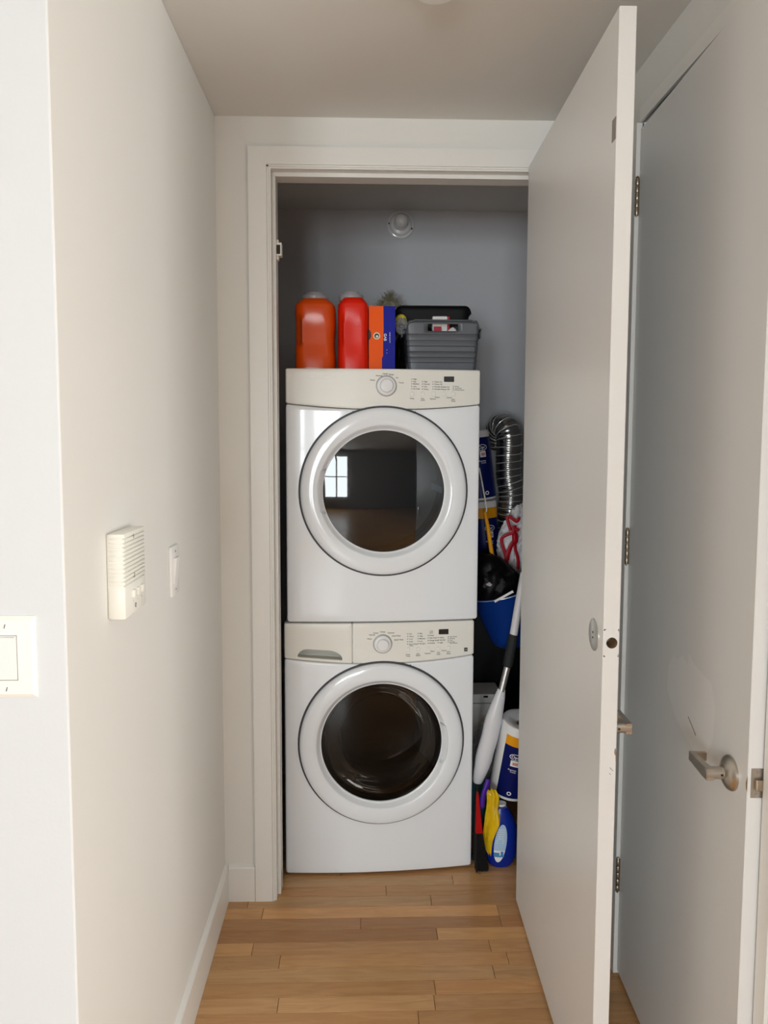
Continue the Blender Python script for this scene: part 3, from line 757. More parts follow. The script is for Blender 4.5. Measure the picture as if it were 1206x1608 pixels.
for px, lst in ((641.3, [('Hot', 997.7), ('Warm', 1001.6), ('Cool', 1005.6), ('Cold', 1009.6), ('Auto Temp', 1013.5)]), (657.8, [('Max', 997.5), ('High', 1001.5), ('Medium', 1005.5), ('Low', 1009.4), ('No Spin', 1013.2)]),
                (674, [('Steam', 1001), ('Stay Fresh', 1004.9), ('Energy Saver', 1008.8), ('Sanitize', 1012.9)]), (690, [('Heavy', 1004.9), ('Normal', 1008.7), ('Light', 1012.7)])):
    for s, py in lst: ww(s, px + 2.2, py); D_.append(wu(px, py))
for s, py in (('Add Clothes', 1004.3), ('Washing', 1007), ('Rinse', 1009.6), ('Final Spin', 1012.4), ('Door Locked', 1014.4)): ww(s, 708.5, py, 0.0052)
for py in (1004.3, 1007, 1009.6, 1012.4): D_.append(wu(706.3, py))
ww('Cycle', 676, 994.3, 0.0055); ww('Signal', 676, 997, 0.0055); ww('Clean', 644, 1015.8, 0.0062)
for s, px, py in (('Wash', 642, 1029.6), ('Temp', 642, 1032), ('Spin', 658, 1028.8), ('Speed', 658, 1031.3), ('Options', 673.5, 1028.6), ('Select', 681, 1025.6), ('Soil', 690.5, 1028.1), ('Level', 690.5, 1030.6), ('Cancel', 699.5, 1025.2), ('Start', 707, 1027.6), ('Pause', 707, 1030.4)): ww(s, px, py, 0.0066, 'CENTER')
for s, a in (('Heavy', 154), ('Normal', 130), ('Casual', 112), ('Whites', 90), ('Delicates', 66), ('Hand Wash', 40), ('Quick Wash', 18)):
    ca, sa = math.cos(math.radians(a)), math.sin(math.radians(a)); W.append((s, kx + 0.043 * ca, kz + 0.043 * sa - 0.002, 0.0066, 'CENTER' if a == 90 else ('RIGHT' if a > 90 else 'LEFT')))
legends(washer, bowW, W)
dots(washer, bowW, D_, 0.0017); buttons(washer, bowW, [wu(px, 1021.5) for px in (642, 658, 674, 690, 707)], 0.0075)
bm = BM(); x, z = wu(735, 1025.3)
for k in range(2):
    vs = [bm.verts.new((x + a * 0.003, bowW(x) - 0.001, z - 0.002 + b * 0.002 + k * 0.003)) for a, b in ((-1, -.3), (0, -.3), (1, 0.4), (0, 0.4))]; bm.faces.new(vs)
part(washer, 'emblem_mark', bm, 'silverink', parent=em, world=False)
for fx, fy in ((0.04, 0.06), (MW - 0.04, 0.06), (0.04, 0.70), (MW - 0.04, 0.70)):
    bm = BM(); lathe(bm, [(0, 0), (0.018, 0), (0.018, 0.012), (0.008, 0.016), (0.008, 0.018)], (fx, fy, -0.010), (0, 0, 1), 16); part(washer, 'foot', bm, 'rub', world=False)

# ------------------------------------------------------------------ things on top of the dryer
ZD = DL[2] + HD - 0.003   # top surface of the dryer
def jug(name, label, cx, y0, w, d, h, m, capr, dent, capx=0.0):
    t = thing(name, label, 'jug', (cx, y0 + d / 2, ZD), 0, 'red and orange jugs on the dryer')
    bm = BM(); rings = []; n = 64
    prof = [(0.0, 0.85), (0.003, 0.95), (0.012, 0.99), (0.04, 1.0), (0.5, 1.0), (0.86, 1.0), (0.915, 0.98), (0.955, 0.86), (0.985, 0.73), (1.0, 0.67)]
    zs = sorted({*[f for f, _ in prof], *[k / 40 for k in range(41)]})
    def sc(f):
        for (a, sa), (b, sb) in zip(prof, prof[1:]):
            if a <= f <= b: return sa + (sb - sa) * (f - a) / (b - a)
        return 1
    for f in zs:
        s = sc(f); ring = []
        for k in range(n):
            a = 2 * PI * k / n; c, q = math.cos(a), math.sin(a)
            e = 0.42
            X = math.copysign(abs(c) ** e, c); Y = math.copysign(abs(q) ** e, q)
            x, y = X * w / 2 * s, Y * d / 2 * (0.55 + 0.45 * s)
            # pressed-in grip on the left front shoulder, shallow dish on the front
            g = math.exp(-((f - 0.55) / 0.20) ** 6)
            if x < -w * 0.30 and y < 0: y += dent * g * min(1, (-x / w - 0.30) / 0.06)
            y += 0.004 * math.exp(-((f - 0.5) / 0.25) ** 4 - (x / (w * 0.27)) ** 4) * (1 if Y < -0.5 else 0)
            if x > w * 0.3: x -= 0.12 * dent * math.exp(-((f - 0.42) / 0.16) ** 4)
            ring.append(bm.verts.new((cx + x, y0 + d / 2 + y, ZD + f * h)))
        rings.append(ring)
    for A, B in zip(rings, rings[1:]):
        for i in range(n): bm.faces.new((A[i], A[(i + 1) % n], B[(i + 1) % n], B[i]))
    bm.faces.new(rings[0][::-1]); bm.faces.new(rings[-1])
    part(t, 'body', bm, m, smooth=True, angle=60)
    zc = ZD + h
    bm = BM(); lathe(bm, [(capr * 0.94, -0.006), (capr, 0.002), (capr, 0.012), (capr * 0.95, 0.016), (capr * 0.72, 0.018), (capr * 0.66, 0.026), (capr * 0.55, 0.028), (0, 0.029)], (cx + capx, y0 + d / 2 - 0.03, zc), (0, 0, 1), 48, cap0=True)
    cp = part(t, 'cap', bm, 'cap', smooth=True, angle=30, label='grey screw cap')
    bm = BM(); box(bm, cx + capx - capr * 0.5, cx + capx + capr * 0.5, y0 + d / 2 - 0.034, y0 + d / 2 - 0.026, zc + 0.020, zc + 0.032, 0.002); part(t, 'cap_ridge', bm, 'cap', parent=cp)
    return t
jug('laundry_jug', 'orange plastic jug with grey cap on the dryer, leftmost', -0.1655, 2.765, 0.146, 0.20, 0.256, 'orange', 0.048, 0.026)
jug('laundry_jug', 'red plastic jug with grey cap, between the orange jug and the blue box', -0.0285, 2.765, 0.112, 0.20, 0.260, 'red', 0.045, 0.012, -0.008)

# tall carton, orange and blue
t = thing('carton', 'tall orange and blue carton standing beside the red jug', 'box', (0.074, 2.86, ZD))
bm = BM(); box(bm, 0.0285, 0.122, 2.795, 2.95, ZD, 2.066, 0.001, 1); part(t, 'box_body', bm, 'boxb')
bm = BM()
zz = [ZD + 0.0005, ZD + 0.05, ZD + 0.056, ZD + 0.09, ZD + 0.12, ZD + 0.15, ZD + 0.18, 2.0655]
xr = [0.0745, 0.0745, 0.0785, 0.0785, 0.079, 0.080, 0.0795, 0.079]
A = [bm.verts.new((0.0275, 2.7940, z)) for z in zz]; B = [bm.verts.new((x, 2.7940, z)) for x, z in zip(xr, zz)]
A2 = [bm.verts.new((0.0275, 2.80, z)) for z in zz]
for i in range(len(zz) - 1): bm.faces.new((A[i], B[i], B[i + 1], A[i + 1])); bm.faces.new((A2[i], A[i], A[i + 1], A2[i + 1]))
part(t, 'orange_flap', bm, 'boxo', label='orange printed half of the front')
bm = BM(); lathe(bm, [(0, 0.0), (0.0125, 0.0), (0.0125, 0.0005), (0, 0.0005)], (0.0555, 2.7938, 1.9605), (0, -1, 0), 32); lg = part(t, 'round_logo', bm, 'cream', label='round cream logo')
bm = BM(); lathe(bm, [(0, 0.0005), (0.0085, 0.0005), (0.0085, 0.0009), (0, 0.0009)], (0.0555, 2.7938, 1.9605), (0, -1, 0), 24); part(t, 'logo_centre', bm, 'ink', parent=lg)
bm = BM(); lathe(bm, [(0, 0.0009), (0.0045, 0.0009), (0.0045, 0.0012), (0, 0.0012)], (0.0565, 2.7938, 1.9585), (0, -1, 0), 12); part(t, 'logo_mark', bm, 'white', parent=lg)
bm = BM(); text_bm(bm, 'GAB', 0.0135, lambda u, v: (0.0815 + v, 2.7943, 1.9695 - u)); text_bm(bm, 'LARGE CAPACITY', 0.0048, lambda u, v: (0.101 + v, 2.7943, 1.974 - u))
for z in (1.909, 1.898): text_bm(bm, '+', 0.006, lambda u, v: (0.0905 + u, 2.7943, z + v))
part(t, 'printed_lettering', bm, 'white', kind='stuff')
bm = BM(); vs = [bm.verts.new((0.0272 + 0.008 * math.cos(a), 2.7936, 1.964 + 0.018 * math.sin(a))) for a in [(-PI / 2) + PI * k / 12 for k in range(13)]]; bm.faces.new(vs); part(t, 'thumb_notch', bm, 'disp', label='dark thumb notch at the left edge')

# tuft of straw-like fibre behind the carton
t = thing('fibre_tuft', 'beige tangled fibre tuft showing behind the blue and orange carton', 'tuft', (0.122, 3.36, ZD))
bm = BM(); blob(bm, (0.120, 3.36, 2.04), (0.056, 0.040, 0.150), 3, 0.2, 6, 3.1)
for v in bm.verts:
    if v.co.z < ZD + 0.001: v.co.z = ZD + 0.001
core = part(t, 'core', bm, 'tuft', smooth=True)
bm = BM(); rnd = random.Random(5)
for k in range(900):
    a = rnd.uniform(0, 2 * PI); e = rnd.uniform(0.1, PI / 2)
    d = Vector((math.cos(a) * math.cos(e), math.sin(a) * math.cos(e), math.sin(e)))
    p = Vector((0.120 + d.x * 0.052, 3.36 + d.y * 0.036, 2.04 + d.z * 0.15)); L = rnd.uniform(0.012, 0.032)
    side = Vector((rnd.uniform(-1, 1), rnd.uniform(-1, 1), rnd.uniform(-0.4, 0.8))).normalized(); wv = d.cross(side).normalized() * 0.0009
    q1 = p + d * L * 0.5 + side * L * 0.3; q2 = p + d * L * 0.7 + side * L
    a_, b_, c_, d_, e_, f_ = [bm.verts.new(x) for x in (p - wv, p + wv, q1 + wv, q1 - wv, q2 + wv, q2 - wv)]
    bm.faces.new((a_, b_, c_, d_)); bm.faces.new((d_, c_, e_, f_))
part(t, 'fibres', bm, 'tuft', kind='stuff')

# tapered tubs
def tub(root, nm, cx, cy, z0, w0, d0, w1, d1, h, rcor, m, hole=None, ribs=None, thick=0.0025, side_drop=0.0, lip=0.006, corner=0.0):
    """open tub; hole=(x0,x1,z0,z1) in front wall"""
    bm = BM()
    hs = sorted({0, h, *[h * k / 16 for k in range(17)], *([z - z0 for z in ribs] if ribs else []), *([z - z0 + 0.003 for z in ribs] if ribs else []), *([hole[2] - z0, hole[3] - z0] if hole else [])})
    def outline(f, off=0.0):
        w = (w0 + (w1 - w0) * f) / 2 + off; d = (d0 + (d1 - d0) * f) / 2 + off; P = []
        xs = sorted([*[(-w + rcor) + (2 * w - 2 * rcor) * k / 10 for k in range(11)], *([hole[0] - cx, hole[1] - cx] if hole else [])])
        for x in xs: P.append((x, -d))
        for k in range(1, 6): a = -PI / 2 + PI / 2 * k / 6; P.append((w - rcor + rcor * math.cos(a), -d + rcor + rcor * math.sin(a)))
        for k in range(7): P.append((w, -d + rcor + (2 * d - 2 * rcor) * k / 6))
        for k in range(1, 6): a = PI / 2 * k / 6; P.append((w - rcor + rcor * math.cos(a), d - rcor + rcor * math.sin(a)))
        for x in xs[::-1]: P.append((x, d))
        for k in range(1, 6): a = PI / 2 + PI / 2 * k / 6; P.append((-w + rcor + rcor * math.cos(a), d - rcor + rcor * math.sin(a)))
        for k in range(7): P.append((-w, d - rcor - (2 * d - 2 * rcor) * k / 6))
        for k in range(1, 6): a = PI + PI / 2 * k / 6; P.append((-w + rcor + rcor * math.cos(a), -d + rcor + rcor * math.sin(a)))
        return P
    def ribof(z):
        if not ribs: return 0
        return -0.0016 * sum(1 for q in ribs if z >= q - 1e-6 + 0.003) if False else (-0.0018 if any(abs(z - q) < 1e-6 for q in ribs) else 0)
    rings = []
    for z in hs:
        f = z / h; P = outline(f, ribof(z + z0))
        ring = []
        for x, y in P:
            zz_ = z
            if side_drop and f > 0.8:
                k = max(0.0, min(1.0, (abs(x) - (w1 / 2 - 0.014)) / 0.010)); k *= 1.0 if abs(y) < d1 / 2 - 0.004 else 0.5
                zz_ = z - side_drop * k * (f - 0.8) / 0.2
            if corner and f > 0.7:
                k = max(0.0, abs(x) - (w1 / 2 - corner)); zz_ -= (corner - math.sqrt(max(0, corner ** 2 - min(k, corner) ** 2))) * (f - 0.7) / 0.3
            ring.append(bm.verts.new((cx + x, cy + y, z0 + zz_)))
        rings.append(ring)
    n = len(rings[0])
    for A, B in zip(rings, rings[1:]):
        for i in range(n):
            j = (i + 1) % n
            if hole:
                c = (A[i].co + A[j].co + B[i].co + B[j].co) / 4
                if c.y < cy and hole[0] < c.x < hole[1] and hole[2] < c.z < hole[3]: continue
            bm.faces.new((A[i], A[j], B[j], B[i]))
    bm.faces.new(rings[0][::-1])
    o = part(root, nm, bm, m, smooth=True, angle=25)
    md = o.modifiers.new('thick', 'SOLIDIFY'); md.thickness = thick; md.offset = -1
    bm = BM(); P = outline(1.0, lip * 0.5); vs = []
    pts = []
    for x, y in P:
        k = max(0.0, min(1.0, (abs(x) - (w1 / 2 - 0.014)) / 0.010)) if side_drop else 0
        kk = max(0.0, abs(x) - (w1 / 2 - corner)) if corner else 0
        pts.append((cx + x, cy + y, z0 + h - side_drop * k - ((corner - math.sqrt(max(0, corner ** 2 - min(kk, corner) ** 2))) if corner else 0)))
    pts.append(pts[0])
    tube(bm, pts, 0.003, 6, cap=False, up=(0, 0, 1))
    part(root, 'rim', bm, m, parent=o, smooth=True)
    return o
RIB = [1.969, 1.948, 1.927, 1.907, 1.887, 1.868]
t = thing('storage_basket', 'dark grey ribbed plastic basket with a handle slot, on the dryer', 'basket', (0.293, 2.90, ZD))
bsk = tub(t, 'basket_body', 0.2945, 2.895, ZD, 0.246, 0.15, 0.272, 0.175, 0.186, 0.014, 'slate', hole=(0.2405, 0.3495, 1.9815, 2.0065), ribs=RIB, side_drop=0.030)
bm = BM(); box(bm, 0.4345, 0.4415, 2.86, 2.93, 1.965, 1.990, 0.002); part(t, 'side_handle', bm, 'slate', parent=bsk)
bm = BM(); box(bm, 0.146, 0.153, 2.86, 2.93, 1.965, 1.990, 0.002); part(t, 'side_handle', bm, 'slate', parent=bsk)

t = thing('storage_bin', 'black plastic bin standing behind the grey ribbed basket', 'bin', (0.275, 3.13, ZD))
tub(t, 'bin_body', 0.2775, 3.13, ZD, 0.225, 0.20, 0.290, 0.25, 0.268, 0.03, 'blackp', corner=0.022)

t = thing('laundry_pouch', 'black cloth bundle squeezed between the carton and the grey basket', 'cloth', (0.145, 2.93, ZD))
bm = BM(); blob(bm, (0.139, 2.96, ZD + 0.075), (0.013, 0.06, 0.078), 3, 0.12, 5, 9.2)
for v in bm.verts: v.co.z = max(v.co.z, ZD + 0.001)
part(t, 'cloth', bm, 'blackbag', smooth=True)

def crumple(name, label, cat, c, r, m, seed, amp=0.35, sub=4, freq=6, zmin=None, group=None):
    bm = BM(); blob(bm, c, r, sub, amp, freq, seed, ridge=True)
    if zmin is not None:
        for v in bm.verts: v.co.z = max(v.co.z, zmin)
    return solo(name, bm, m, label, cat, smooth=True, group=group, angle=28)
crumple('clear_bag', 'crumpled clear plastic bag between the black bundle and the basket top', 'bag', (0.148, 2.86, 2.005), (0.024, 0.032, 0.028), 'clear', 2.2, 0.3)
bm = BM(); tube(bm, smooth_path([(0.128, 2.90, 2.010), (0.134, 2.905, 2.032), (0.146, 2.905, 2.044), (0.156, 2.905, 2.041), (0.160, 2.905, 2.028), (0.158, 2.905, 2.016)], 5), [0.004] + [0.011] * 24 + [0.006], 12, flat=0.8)
solo('rubber_glove', bm, 'yellow', 'yellow rubber fold peeking over the left of the grey basket', 'glove', smooth=True)
# contents of the basket
bm = BM(); box(bm, 0.262, 0.318, 2.868, 2.90, ZD + 0.004, 2.0435, 0.004); t = solo('white_carton', bm, 'white', 'white pack with a red edge standing in the grey basket', 'box')
t2 = BM(); box(t2, 0.318, 0.3255, 2.868, 2.90, ZD + 0.004, 2.0425, 0.001, 1); o = finish('red_edge', t2, 'crimson', t); o['label'] = 'red edge'
bm = BM(); box(bm, 0.266, 0.292, 2.845, 2.862, 1.93, 2.003, 0.002)
box(bm, 0.258, 0.300, 2.845, 2.862, ZD + 0.004, 1.93, 0.002); solo('red_carton', bm, 'crimson', 'small red pack seen through the handle slot of the grey basket', 'box')
bm = BM(); blob(bm, (0.334, 2.850, 1.965), (0.022, 0.016, 0.034), 3, 0.15, 5, 1.1); solo('white_pouch', bm, 'white', 'white pouch at the right end of the basket handle slot', 'pouch', smooth=True)
bm = BM(); blob(bm, (0.245, 2.862, 1.94), (0.026, 0.022, 0.06), 3, 0.2, 5, 4.1); solo('black_sock', bm, 'blackbag', 'black cloth at the left end of the basket handle slot', 'cloth', smooth=True)
bm = BM(); lathe(bm, [(0.0, 0.0), (0.018, 0.0), (0.018, 0.165), (0.012, 0.172), (0, 0.172)], (0.187, 2.862, ZD + 0.014), (0, 0, 1), 24); solo('white_tube', bm, 'white', 'white capped tube rising in the left corner of the grey basket', 'tube', smooth=True)

# ------------------------------------------------------------------ items in the gap to the right of the machines
def cyl_pt(base, axis, r, ang, h):
    """point on a tilted cylinder; ang=0 faces -Y, positive towards +X"""
    a = Vector(axis).normalized(); fr = Vector((0, -1, 0)); fr = (fr - a * fr.dot(a)).normalized(); rt_ = a.cross(fr)
    rt_ = fr.cross(a); rt_ = rt_ if rt_.x > 0 else -rt_
    return Vector(base) + a * h + fr * (r * math.cos(ang)) + rt_ * (r * math.sin(ang))
def wrap(bm, base, axis, r, a0, a1, h0, h1, n=24, m=4):
    G = [[bm.verts.new(cyl_pt(base, axis, r, a0 + (a1 - a0) * i / n, h0 + (h1 - h0) * k / m)) for i in range(n + 1)] for k in range(m + 1)]
    for k in range(m):
        for i in range(n): bm.faces.new((G[k][i], G[k][i + 1], G[k + 1][i + 1], G[k + 1][i]))
def towel_roll(label, base, top, r, seam_ang, group, zlab=(0.012, 0.20, 0.235), full=False, logo_ang=0.2, top_band=None):
    base, top = Vector(base), Vector(top); ax = (top - base); H = ax.length; ax.normalize()
    t = thing('paper_towel_roll', label, 'paper towels', base, 0, group)
    bm = BM(); lathe(bm, [(0.018, 0.002), (r - 0.006, 0.0), (r, 0.005), (r, H - 0.008), (r - 0.004, H - 0.002), (r - 0.012, H), (0.030, H - 0.010), (0.022, H - 0.016), (0.02, H - 0.03)], base, ax, 56)
    part(t, 'roll', bm, 'film', smooth=True, angle=40)
    bm = BM(); lathe(bm, [(0.0205, 0.006), (0.0205, H - 0.018), (0.0185, H - 0.018), (0.0185, 0.006)], base, ax, 24); part(t, 'core', bm, 'tuft', smooth=True, angle=40)
    a0, a1 = (-PI, PI) if full else (seam_ang, seam_ang + 2.4)
    bm = BM(); wrap(bm, base, ax, r + 0.0006, a0, a1, zlab[0], zlab[1], 48); lab = part(t, 'wrapper_print', bm, 'navy', smooth=True, label='navy blue printed wrapper')
    if zlab[2] > zlab[1]:
        bm = BM(); wrap(bm, base, ax, r + 0.0006, a0, a1, zlab[1], zlab[2], 48, 1); part(t, 'amber_band', bm, 'amber', parent=lab, smooth=True)
    hm = (zlab[0] + zlab[1]) / 2
    def on(u, v, h): return cyl_pt(base, ax, r + 0.0016, logo_ang + u / r, h + v)
    def ell(m_, rx, rz_, uo, ho, rr_=0.0016, nm='logo'):
        bm = BM(); c = bm.verts.new(cyl_pt(base, ax, r + rr_, logo_ang + uo / r, ho)); P = [bm.verts.new(cyl_pt(base, ax, r + rr_, logo_ang + (uo + rx * math.cos(a)) / r, ho + rz_ * math.sin(a))) for a in [2 * PI * k / 28 for k in range(28)]]
        for i in range(28): bm.faces.new((c, P[i], P[(i + 1) % 28]))
        return part(t, nm, bm, m_, parent=lab)
    hl = zlab[1] - 0.042
    ell('white', 0.023, 0.013, 0.0, hl, 0.0010); ell('navy', 0.020, 0.0105, 0.0, hl, 0.0013, 'logo_field')
    bm = BM(); text_bm(bm, 'Opr', 0.017, lambda u, v: on(u - 0.016, v - 0.005, hl)); text_bm(bm, 'Premium', 0.0085, lambda u, v: on(u - 0.02, v, hl - 0.058)); text_bm(bm, 'Towels', 0.0075, lambda u, v: on(u - 0.012, v, hl - 0.066))
    part(t, 'wrapper_lettering', bm, 'white', parent=lab, kind='stuff')
    bm = BM(); wrap(bm, base, ax, r + 0.0012, logo_ang - 0.20, logo_ang + 0.22, hl - 0.040, hl - 0.015, 8, 1); part(t, 'sheet_picture', bm, 'white', parent=lab)
    bm = BM(); wrap(bm, base, ax, r + 0.0015, logo_ang - 0.10, logo_ang + 0.16, hl - 0.034, hl - 0.022, 6, 1); part(t, 'pink_picture', bm, 'pink', parent=lab)
    # ring mark
    bm = BM(); Pi, Po = [], []
    for k in range(24):
        a = 2 * PI * k / 24
        Pi.append(bm.verts.new(on(0.0045 * math.cos(a), 0.0045 * math.sin(a), zlab[0] + 0.020))); Po.append(bm.verts.new(on(0.0085 * math.cos(a), 0.0085 * math.sin(a), zlab[0] + 0.020)))
    for k in range(24): j = (k + 1) % 24; bm.faces.new((Pi[k], Pi[j], Po[j], Po[k]))
    part(t, 'ring_mark', bm, 'white', parent=lab)
    return t
GR = 'paper towel rolls in the closet'
# lower roll, leaning on the blue bottle
towel_roll('white and navy paper towel roll leaning above the blue detergent bottle near the floor', (0.573, 2.862, 0.243), (0.606, 2.794, 0.545), 0.077, -0.90, GR, (0.016, 0.236, 0.276), logo_ang=-0.25)
# two rolls stacked beside the dryer
ux, uz = 0.0395, 0.294
towel_roll('upper navy paper towel roll beside the dryer, left of the foil duct', (0.511, 3.240, 1.337), (0.474, 3.240, 1.627), 0.062, 0, GR, (0.010, 0.262, 0.262), full=True, logo_ang=0.28)
towel_roll('lower navy paper towel roll with amber band, under the other beside the dryer', (0.534, 3.240, 1.050), (0.511, 3.240, 1.333), 0.061, 0, GR, (0.006, 0.212, 0.256), full=True, logo_ang=0.30)

# flexible foil duct
t = thing('flexible_duct', 'shiny corrugated foil duct standing at the back right of the closet', 'duct', (0.60, 3.15, 1.17))
path = smooth_path([(0.606, 3.46, 1.575), (0.606, 3.41, 1.628), (0.618, 3.34, 1.650), (0.634, 3.300, 1.605), (0.634, 3.300, 1.516), (0.636, 3.300, 1.432), (0.648, 3.300, 1.359), (0.646, 3.300, 1.291), (0.642, 3.315, 1.223), (0.652, 3.34, 1.15)], 22)
rs = [0.0525 + 0.0016 * math.sin(k * 2 * PI / 4.4) for k in range(len(path))]
bm = BM(); tube(bm, path, rs, 32, cap=True); part(t, 'foil_hose', bm, 'foil', smooth=True, angle=80)
bm = BM(); n = len(path)
wirepts = []; turns = 24
U = Vector((1, 0, 0))
fr = []
for i, p in enumerate(path):
    d = (path[min(i + 1, n - 1)] - path[max(i - 1, 0)]).normalized(); u = (U - d * U.dot(d)).normalized(); U = u; fr.append((p, u, d.cross(u)))
for k in range(turns * 20):
    s = k / (turns * 20) * (n - 1); i = int(s); f = s - i
    p = fr[i][0].lerp(fr[min(i + 1, n - 1)][0], f); u, v = fr[i][1], fr[i][2]; a = 2 * PI * k / 20
    wirepts.append(p + u * 0.0548 * math.cos(a) + v * 0.0548 * math.sin(a))
tube(bm, wirepts, 0.0014, 6); part(t, 'spiral_wire', bm, 'wire', smooth=True)

# trash bag with red drawstrings
t = thing('trash_bag', 'filled white trash bag tied with red drawstrings, in front of the duct', 'bag', (0.645, 3.06, 0.95))
bm = BM()
def bagshape(p): return (p.x * (1 - 0.35 * max(0, p.z / 0.18)), p.y * (1 - 0.35 * max(0, p.z / 0.18)), p.z)
blob(bm, (0.672, 3.155, 1.165), (0.100, 0.080, 0.150), 5, 0.22, 7, 0.6, squash=bagshape, ridge=True)
part(t, 'bag', bm, 'bag', smooth=True, angle=60)
rib = [[(0.616, 1.288), (0.607, 1.272), (0.579, 1.291), (0.572, 1.279), (0.585, 1.235)], [(0.617, 1.235), (0.603, 1.242), (0.594, 1.228), (0.571, 1.219), (0.552, 1.207), (0.550, 1.193), (0.557, 1.167), (0.572, 1.116), (0.574, 1.071), (0.585, 1.055)],
       [(0.598, 1.256), (0.598, 1.232), (0.601, 1.200), (0.585, 1.172), (0.574, 1.137), (0.572, 1.118)], [(0.601, 1.193), (0.604, 1.162), (0.614, 1.127), (0.616, 1.085)]]
for i, P in enumerate(rib):
    bm = BM(); tube(bm, smooth_path([(x * 1.0304, 3.060 + 0.10 * abs(x * 1.0304 - 0.65), 1.6 + (z - 1.6) * 1.0304) for x, z in P], 5), 0.0065 if i != 2 else 0.0095, 8, flat=0.2)
    part(t, 'drawstring', bm, 'ribbon', smooth=True)
bm = BM(); blob(bm, (0.619, 3.056, 1.193), (0.012, 0.008, 0.026), 2, 0.3, 5, 2); part(t, 'knot', bm, 'ribbon', smooth=True)

# broom-like stick: thin grey rod, amber sleeve, white end
t = thing('duster_pole', 'thin pole with amber sleeve and white end, leaning in front of the navy rolls', 'pole', (0.53, 2.98, 1.03))
bm = BM(); tube(bm, [(0.462, 3.0, 1.48), (0.471, 2.99, 1.431), (0.484, 2.985, 1.36), (0.490, 2.98, 1.318), (0.487, 2.98, 1.30)], 0.003, 8); part(t, 'rod', bm, 'paper', smooth=True)
bm = BM(); tube(bm, [(0.484, 2.98, 1.308), (0.497, 2.98, 1.243), (0.513, 2.98, 1.143)], [0.0065, 0.0078, 0.0085], 14); part(t, 'sleeve', bm, 'amber', smooth=True, label='amber sleeve')
bm = BM(); tube(bm, [(0.512, 2.98, 1.145), (0.526, 2.98, 1.092), (0.532, 2.98, 1.065)], 0.0088, 14); part(t, 'end_piece', bm, 'white', smooth=True, label='white end')

# blue bucket, tilted, stuffed with a black bag
bb, bax = Vector((0.618, 2.985, 0.788)), Vector((-0.27, -0.04, 0.96)).normalized()
t = thing('bucket', 'blue plastic bucket with a white bail grip, hanging tilted beside the machines', 'bucket', (0.62, 2.985, 0.76))
bm = BM(); lathe(bm, [(0, 0.010), (0.045, 0.0), (0.072, 0.004), (0.088, 0.016), (0.098, 0.04), (0.128, 0.215), (0.1335, 0.220), (0.1335, 0.228), (0.126, 0.228), (0.124, 0.215), (0.094, 0.04), (0.08, 0.012), (0, 0.012)], bb, bax, 64)
bk = part(t, 'bucket_body', bm, 'blue', smooth=True, angle=50)
ctr = bb + bax * 0.222
fr_ = Vector((0, -1, 0)); fr_ = (fr_ - bax * fr_.dot(bax)).normalized(); sd = bax.cross(fr_); sd = sd if sd.x > 0 else -sd
P = [ctr + sd * (0.137 * math.cos(a)) + fr_ * (0.140 * math.sin(a)) + bax * (0.004) for a in [PI * k / 24 for k in range(25)]]
bm = BM(); tube(bm, P, 0.0016, 6); part(t, 'bail', bm, 'wire', parent=bk, smooth=True, label='thin wire bail')
bm = BM(); tube(bm, [Vector((0.502, 2.842, 0.983)), Vector((0.572, 2.842, 1.022))], 0.0050, 12); part(t, 'bail_grip', bm, 'white', parent=bk, smooth=True, label='white plastic grip')
# hook on the side wall that carries bucket and bags
t = thing('wall_hook_rail', 'white hook rail on the right closet wall carrying bucket and bags', 'hook rail', (0.87, 3.02, 1.0))
bm = BM(); box(bm, 0.855, 0.870, 2.80, 3.30, 1.0, 1.05, 0.002); hr_ = part(t, 'rail', bm, 'plastic')
for y_ in (2.96, 3.12):
    bm = BM(); tube(bm, [(0.856, y_, 1.03), (0.80, y_, 1.02), (0.745, y_, 1.005), (0.735, y_, 1.03)], 0.004, 8); part(t, 'hook', bm, 'wire', parent=hr_, smooth=True)

t = thing('black_bag', 'black plastic bag bulging out of the blue bucket', 'bag', (0.53, 2.96, 1.0))
bm = BM()
blob(bm, (0.525, 2.965, 1.035), (0.098, 0.100, 0.082), 4, 0.16, 4.5, 7.7, ridge=True, squash=lambda p: (p.x, p.y, p.z * (1.25 - 0.55 * p.x / 0.1)))
part(t, 'bag', bm, 'blackbag', smooth=True, angle=60)
bm = BM(); vs = [bm.verts.new(p) for p in ((0.471, 2.858, 1.047), (0.484, 2.854, 1.055), (0.495, 2.856, 1.045), (0.488, 2.857, 1.038), (0.476, 2.858, 1.041))]; bm.faces.new(vs); part(t, 'tag', bm, 'cap', label='small grey tag')

t = thing('shade_backdrop', 'added black bag-shaped backdrop giving the deep shade at the back, under the blue bucket', 'bag', (0.66, 3.44, 0))  # dark backdrop added to blacken the gap behind bucket and mop
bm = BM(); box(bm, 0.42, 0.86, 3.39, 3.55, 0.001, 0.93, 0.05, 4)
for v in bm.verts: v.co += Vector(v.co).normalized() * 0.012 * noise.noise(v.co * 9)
part(t, 'backdrop_body', bm, 'blackbag', smooth=True)
bm = BM(); tube(bm, smooth_path([(0.54, 3.40, 0.90), (0.56, 3.40, 0.99), (0.66, 3.40, 1.03), (0.76, 3.40, 0.99), (0.78, 3.40, 0.90)], 6), 0.010, 10, flat=0.4); part(t, 'handle', bm, 'blackbag', smooth=True)

